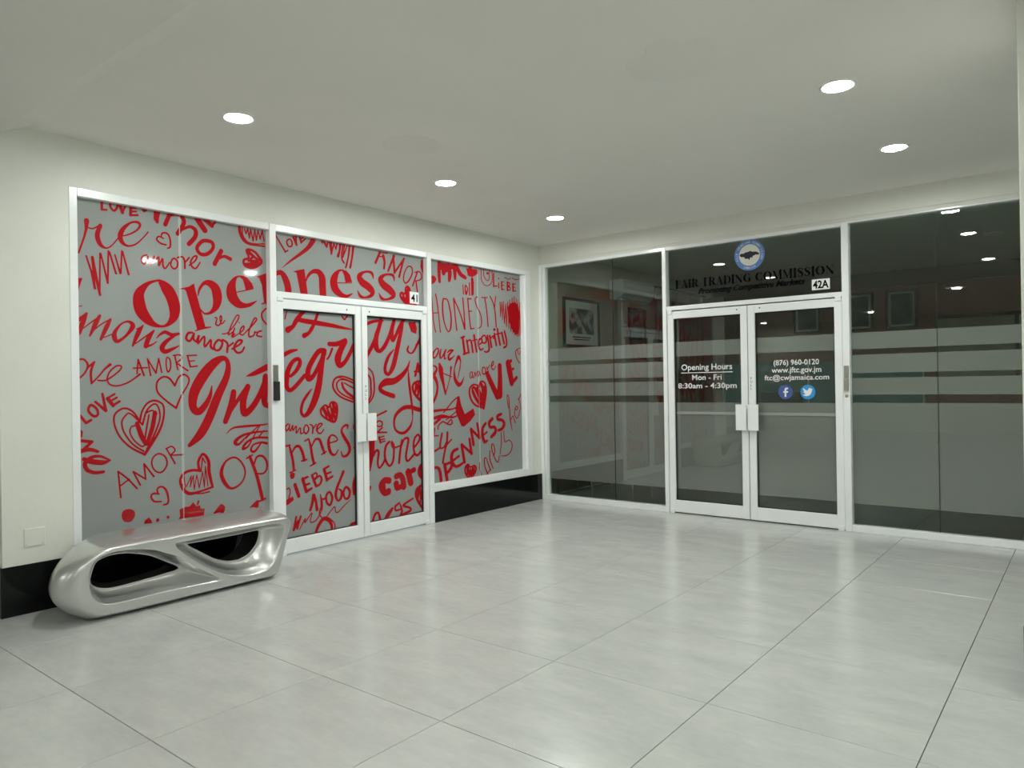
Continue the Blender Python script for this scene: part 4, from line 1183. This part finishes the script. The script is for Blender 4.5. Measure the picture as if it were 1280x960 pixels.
# ------------------------------------------------------------------ the office behind the glass
S('ceiling', (-.2, .2, H1), (6.6, 5.6, H1+.1), OCEIL, 'dim office ceiling behind the tinted glass')
S('wall_office', (-.2, .06, 0), (-.1, 5.6, H1), TAN, 'beige left wall of the office behind the tinted glass')
S('wall_office', (-.2, 5.4, 0), (6.6, 5.5, H1), BROWN, 'reddish brown back wall of the office')
S('wall_office', (6.6, .2, 0), (6.7, 5.6, H1), TAN, 'beige right wall of the office, out of frame')
S('trim_1', (-.1, 5.33, 2.80), (6.6, 5.4, 3.03), DKBROWN, 'dark cornice along the top of the brown office wall')
S('trim_2', (-.1, .09, 0), (-.06, .14, H1), WOOD, 'thin brown upright just inside the left office window')  # narrow brown strip standing against the left office wall
def framed(name, label, cat, c, w_, h, axis, m_frame, m_mat, art, fw_=.035, group=None):
    """picture hung on a wall; axis 'x': on the left wall facing +x, 'y': on the back wall facing -y"""
    t = empty(name, c, label, cat, group)
    def P(u0, u1, v0, v1, d0, d1, m, nm, parent=t):
        if axis == 'x': return bx(nm, (d0, u0, v0), (d1, u1, v1), m, parent)
        return bx(nm, (u0, -d1, v0), (u1, -d0, v1), m, parent)
    a, b = w_/2, h/2
    P(-a, a, b-fw_, b, 0, .03, m_frame, 'frame_bar'); P(-a, a, -b, -b+fw_, 0, .03, m_frame, 'frame_bar'); P(-a, -a+fw_, -b+fw_, b-fw_, 0, .03, m_frame, 'frame_bar'); P(a-fw_, a, -b+fw_, b-fw_, 0, .03, m_frame, 'frame_bar')
    P(-a+fw_, a-fw_, -b+fw_, b-fw_, .004, .010, m_mat, 'mount'); i = w_*.15
    P(-a+i+.01, a-i-.01, -b+i+.05 if axis == 'x' else -b+i, b-i, .010, .012, art, 'print')
    return t
art1 = bpy.data.materials.new('photo_print'); art1.use_nodes = True; nt = art1.node_tree; bb = nt.nodes['Principled BSDF']
nn = nt.nodes.new('ShaderNodeTexNoise'); nn.inputs['Scale'].default_value = 9; nn.inputs['Detail'].default_value = 3
tc = nt.nodes.new('ShaderNodeTexCoord'); nt.links.new(tc.outputs['Object'], nn.inputs['Vector'])
rp = nt.nodes.new('ShaderNodeValToRGB'); rp.color_ramp.elements[0].position = .44; rp.color_ramp.elements[0].color = (.02,.02,.02,1); rp.color_ramp.elements[1].position = .6; rp.color_ramp.elements[1].color = (.5,.5,.45,1)
nt.links.new(nn.outputs[0], rp.inputs[0]); nt.links.new(rp.outputs[0], bb.inputs['Base Color'])
art2 = mat('dark_portrait', (.05,.09,.09), .4, vary=.5, vscale=6); MATT = mat('picture_mount', (.75,.85,.80), .7); MATW = mat('poster_paper', (.75,.76,.70), .7)
po = framed('framed_poster', 'black framed poster on the beige office wall, seen through the left tinted window', 'picture', (-.1, 1.06, 2.17), .86, .64, 'x', BLK, MATW, art1)
for z, w_ in ((-.185, .44), (-.215, .38)): bx('print_line', (.010, -w_/2, z-.008), (.012, w_/2, z+.008), BLK_INK, po)
po2 = framed('dark_picture', 'tall dark framed picture beyond the air conditioner', 'picture', (-.1, 2.55, 2.10), .50, .75, 'x', BLK, WOOD, art2)
PX = ((1.50, 'y5', 'framed portrait seen through the right door leaf, on the brown back wall'), (2.29, '', 'framed portrait just right of the double door, on the brown back wall'), (2.90, '', 'framed portrait furthest right on the brown back wall'))
for x, q, lb in PX: framed('framed_portrait', lb, 'picture', (x, 5.4, 2.44), .44, .60, 'y', DKBROWN, MATT, art2, group='portraits on the brown office wall')
# air conditioner on the left wall
ac = empty('air_conditioner', (-.1, 2.25, 2.68), 'white wall mounted air conditioner seen through the left tinted window', 'air conditioner')
bm = bmesh.new(); prof = [(0,-.13),(.10,-.14),(.19,-.09),(.225,.0),(.225,.10),(.20,.14),(0,.14)]
A = [bm.verts.new((x, -.45, z)) for x, z in prof]; B = [bm.verts.new((x, .45, z)) for x, z in prof]
for i in range(len(prof)): bm.faces.new((A[i], A[(i+1) % 7], B[(i+1) % 7], B[i]))
bm.faces.new(A[::-1]); bm.faces.new(B); bmesh.ops.recalc_face_normals(bm, faces=bm.faces); finish('housing', bm, WHITE, ac)
bx('louvre', (.10, -.40, -.135), (.19, .40, -.128), LAMPOFF, ac)
# curtain along the wall, wooden column in the corner
cu = bmesh.new(); n = 60; A = []; B = []
for i in range(n+1):
    y = 2.95+1.7*i/n; x = .02+.035*math.sin(i*1.15); A.append(cu.verts.new((x, y, .02))); B.append(cu.verts.new((x, y, 2.8)))
for i in range(n): cu.faces.new((A[i], A[i+1], B[i+1], B[i]))
c_ = finish('curtain', cu, WOOD, smooth=True, label='brown pleated curtain on the office left wall', cat='curtain'); sm = c_.modifiers.new('thick', 'SOLIDIFY'); sm.thickness = .004
bx('curtain_rail', (-.1, 2.9, 2.8), (.06, 4.7, 2.83), BLK, c_)
S('trim_3', (-.1, 4.75, 0), (.35, 5.33, 2.8), mat('tan_column', (.34,.20,.13), .5), 'tan boxed column in the far left corner of the office')
# visitor chairs behind the frosted film
FAB = mat('grey_upholstery', (.26,.34,.36), .8)
def chair(x, y, label):
    t = empty('visitor_chair', (x, y, 0), label, 'chair', 'grey visitor chairs')
    bm = bmesh.new(); box(bm, (-.23, -.02, .40), (.23, .44, .47), .02, 2); finish('seat', bm, FAB, t, smooth=False)
    bm = bmesh.new(); box(bm, (-.23, -.05, .46), (.23, .0, .80), .02, 2); finish('backrest', bm, FAB, t)
    for sx in (-.25, .25):
        for yy, nm in ((-.03, 0), (.42, 1)):
            bm = bmesh.new(); tube(bm, [(sx, yy, 0), (sx, yy, .60)], .011); finish('leg', bm, STEEL, t)
        bm = bmesh.new(); tube(bm, [(sx, -.03, .60), (sx, .42, .60)], .012); finish('armrest', bm, STEEL, t)
    bm = bmesh.new(); tube(bm, [(-.25, -.04, .585), (.25, -.04, .585)], .010); finish('frame_rail', bm, STEEL, t)
    return t
chair(.185, .46, 'grey visitor chair behind the frosted film nearest the corner')
chair(1.26, .42, 'grey visitor chair behind the frosted film beside the double door')
chair(2.55, 4.55, 'grey visitor chair deep in the office in front of the brown wall')
# partition, desk, monitor
pt = empty('office_partition', (1.9, 3.2, 0), 'teal fabric office partition behind the glass doors', 'partition')
bx('panel', (-.95, 0, .08), (.25, .04, 1.62), TEAL, pt); bx('panel', (.27, 0, .08), (1.65, .04, 1.62), TEAL, pt)
for x in (-.95, .25, 1.63): bx('partition_post', (x, -.005, 0), (x+.02, .045, 1.64), STEEL, pt)
dk = empty('reception_desk', (1.6, 2.55, 0), 'dark wooden reception desk behind the glass doors', 'desk')
bx('desk_top', (-.7, -.32, .72), (.8, .32, .76), WOOD, dk); bx('side_panel', (-.68, -.3, 0), (-.64, .3, .72), WOOD, dk); bx('side_panel', (.74, -.3, 0), (.78, .3, .72), WOOD, dk); bx('modesty_panel', (-.64, -.28, .1), (.74, -.26, .72), WOOD, dk)
mo = empty('monitor', (2.0, 2.6, .76), 'black computer monitor on the reception desk', 'monitor')
bx('screen', (-.27, -.02, .12), (.27, .02, .46), BLK, mo, bev=.004); bx('stand', (-.03, -.01, .015), (.03, .02, .2), BLK, mo); bx('stand_base', (-.12, -.08, 0), (.12, .08, .015), BLK, mo)
bn = empty('wall_board', (4.0, 5.4, 1.75), 'pale board in a dark frame on the brown wall at far right', 'board')
bx('board', (-.62, -.03, -.5), (1.3, -.01, .5), mat('pale_board', (.50,.45,.34), .6), bn)
for a, b, c, e in ((-.66, 1.34, .5, .55), (-.66, 1.34, -.55, -.5), (-.66, -.62, -.5, .5), (1.3, 1.34, -.5, .5), (.33, .38, -.5, .5)): bx('frame_bar', (a, -.045, c), (b, 0, e), DKBROWN, bn)
# potted plant at the far right
pp = empty('potted_plant', (4.85, 1.0, 0), 'green leafy potted plant behind the right tinted window', 'plant')
bm = bmesh.new(); lathe(bm, (0,0,0), [(.01,0),(.13,0),(.17,.30),(.18,.32),(.16,.32),(.15,.28),(.01,.28)], 28); finish('pot', bm, mat('brown_pot', (.12,.07,.05), .5), pp, smooth=True)
bm = bmesh.new()
for k in range(7): a = k*2.4; tube(bm, [(.03*math.cos(a), .03*math.sin(a), .26), (.07*math.cos(a), .07*math.sin(a), .6), (.13*math.cos(a), .13*math.sin(a), .95)], .006, 6)
finish('stem', bm, GREEN, pp)
for k in range(46):
    a = k*2.399; rr = .10+.16*random.random(); z = .5+.62*random.random(); L_ = .16+.08*random.random(); bm = bmesh.new()
    c = V((rr*.5*math.cos(a), rr*.5*math.sin(a), z)); d = V((math.cos(a), math.sin(a), .45*random.random())).normalized(); s_ = d.cross(V((0,0,1))).normalized()
    mid = [c+d*L_*t+V((0,0,-.25*L_*t*t)) for t in (0, .25, .55, .8, 1)]; ww = [.004, .024, .03, .018, .001]
    l_ = [bm.verts.new(p+s_*q+V((0,0,.006))) for p, q in zip(mid, ww)]; m0 = [bm.verts.new(p) for p in mid]; r_ = [bm.verts.new(p-s_*q+V((0,0,.006))) for p, q in zip(mid, ww)]
    for i in range(4): bm.faces.new((l_[i], l_[i+1], m0[i+1], m0[i])); bm.faces.new((m0[i], m0[i+1], r_[i+1], r_[i]))
    finish('leaf', bm, GREEN, pp)
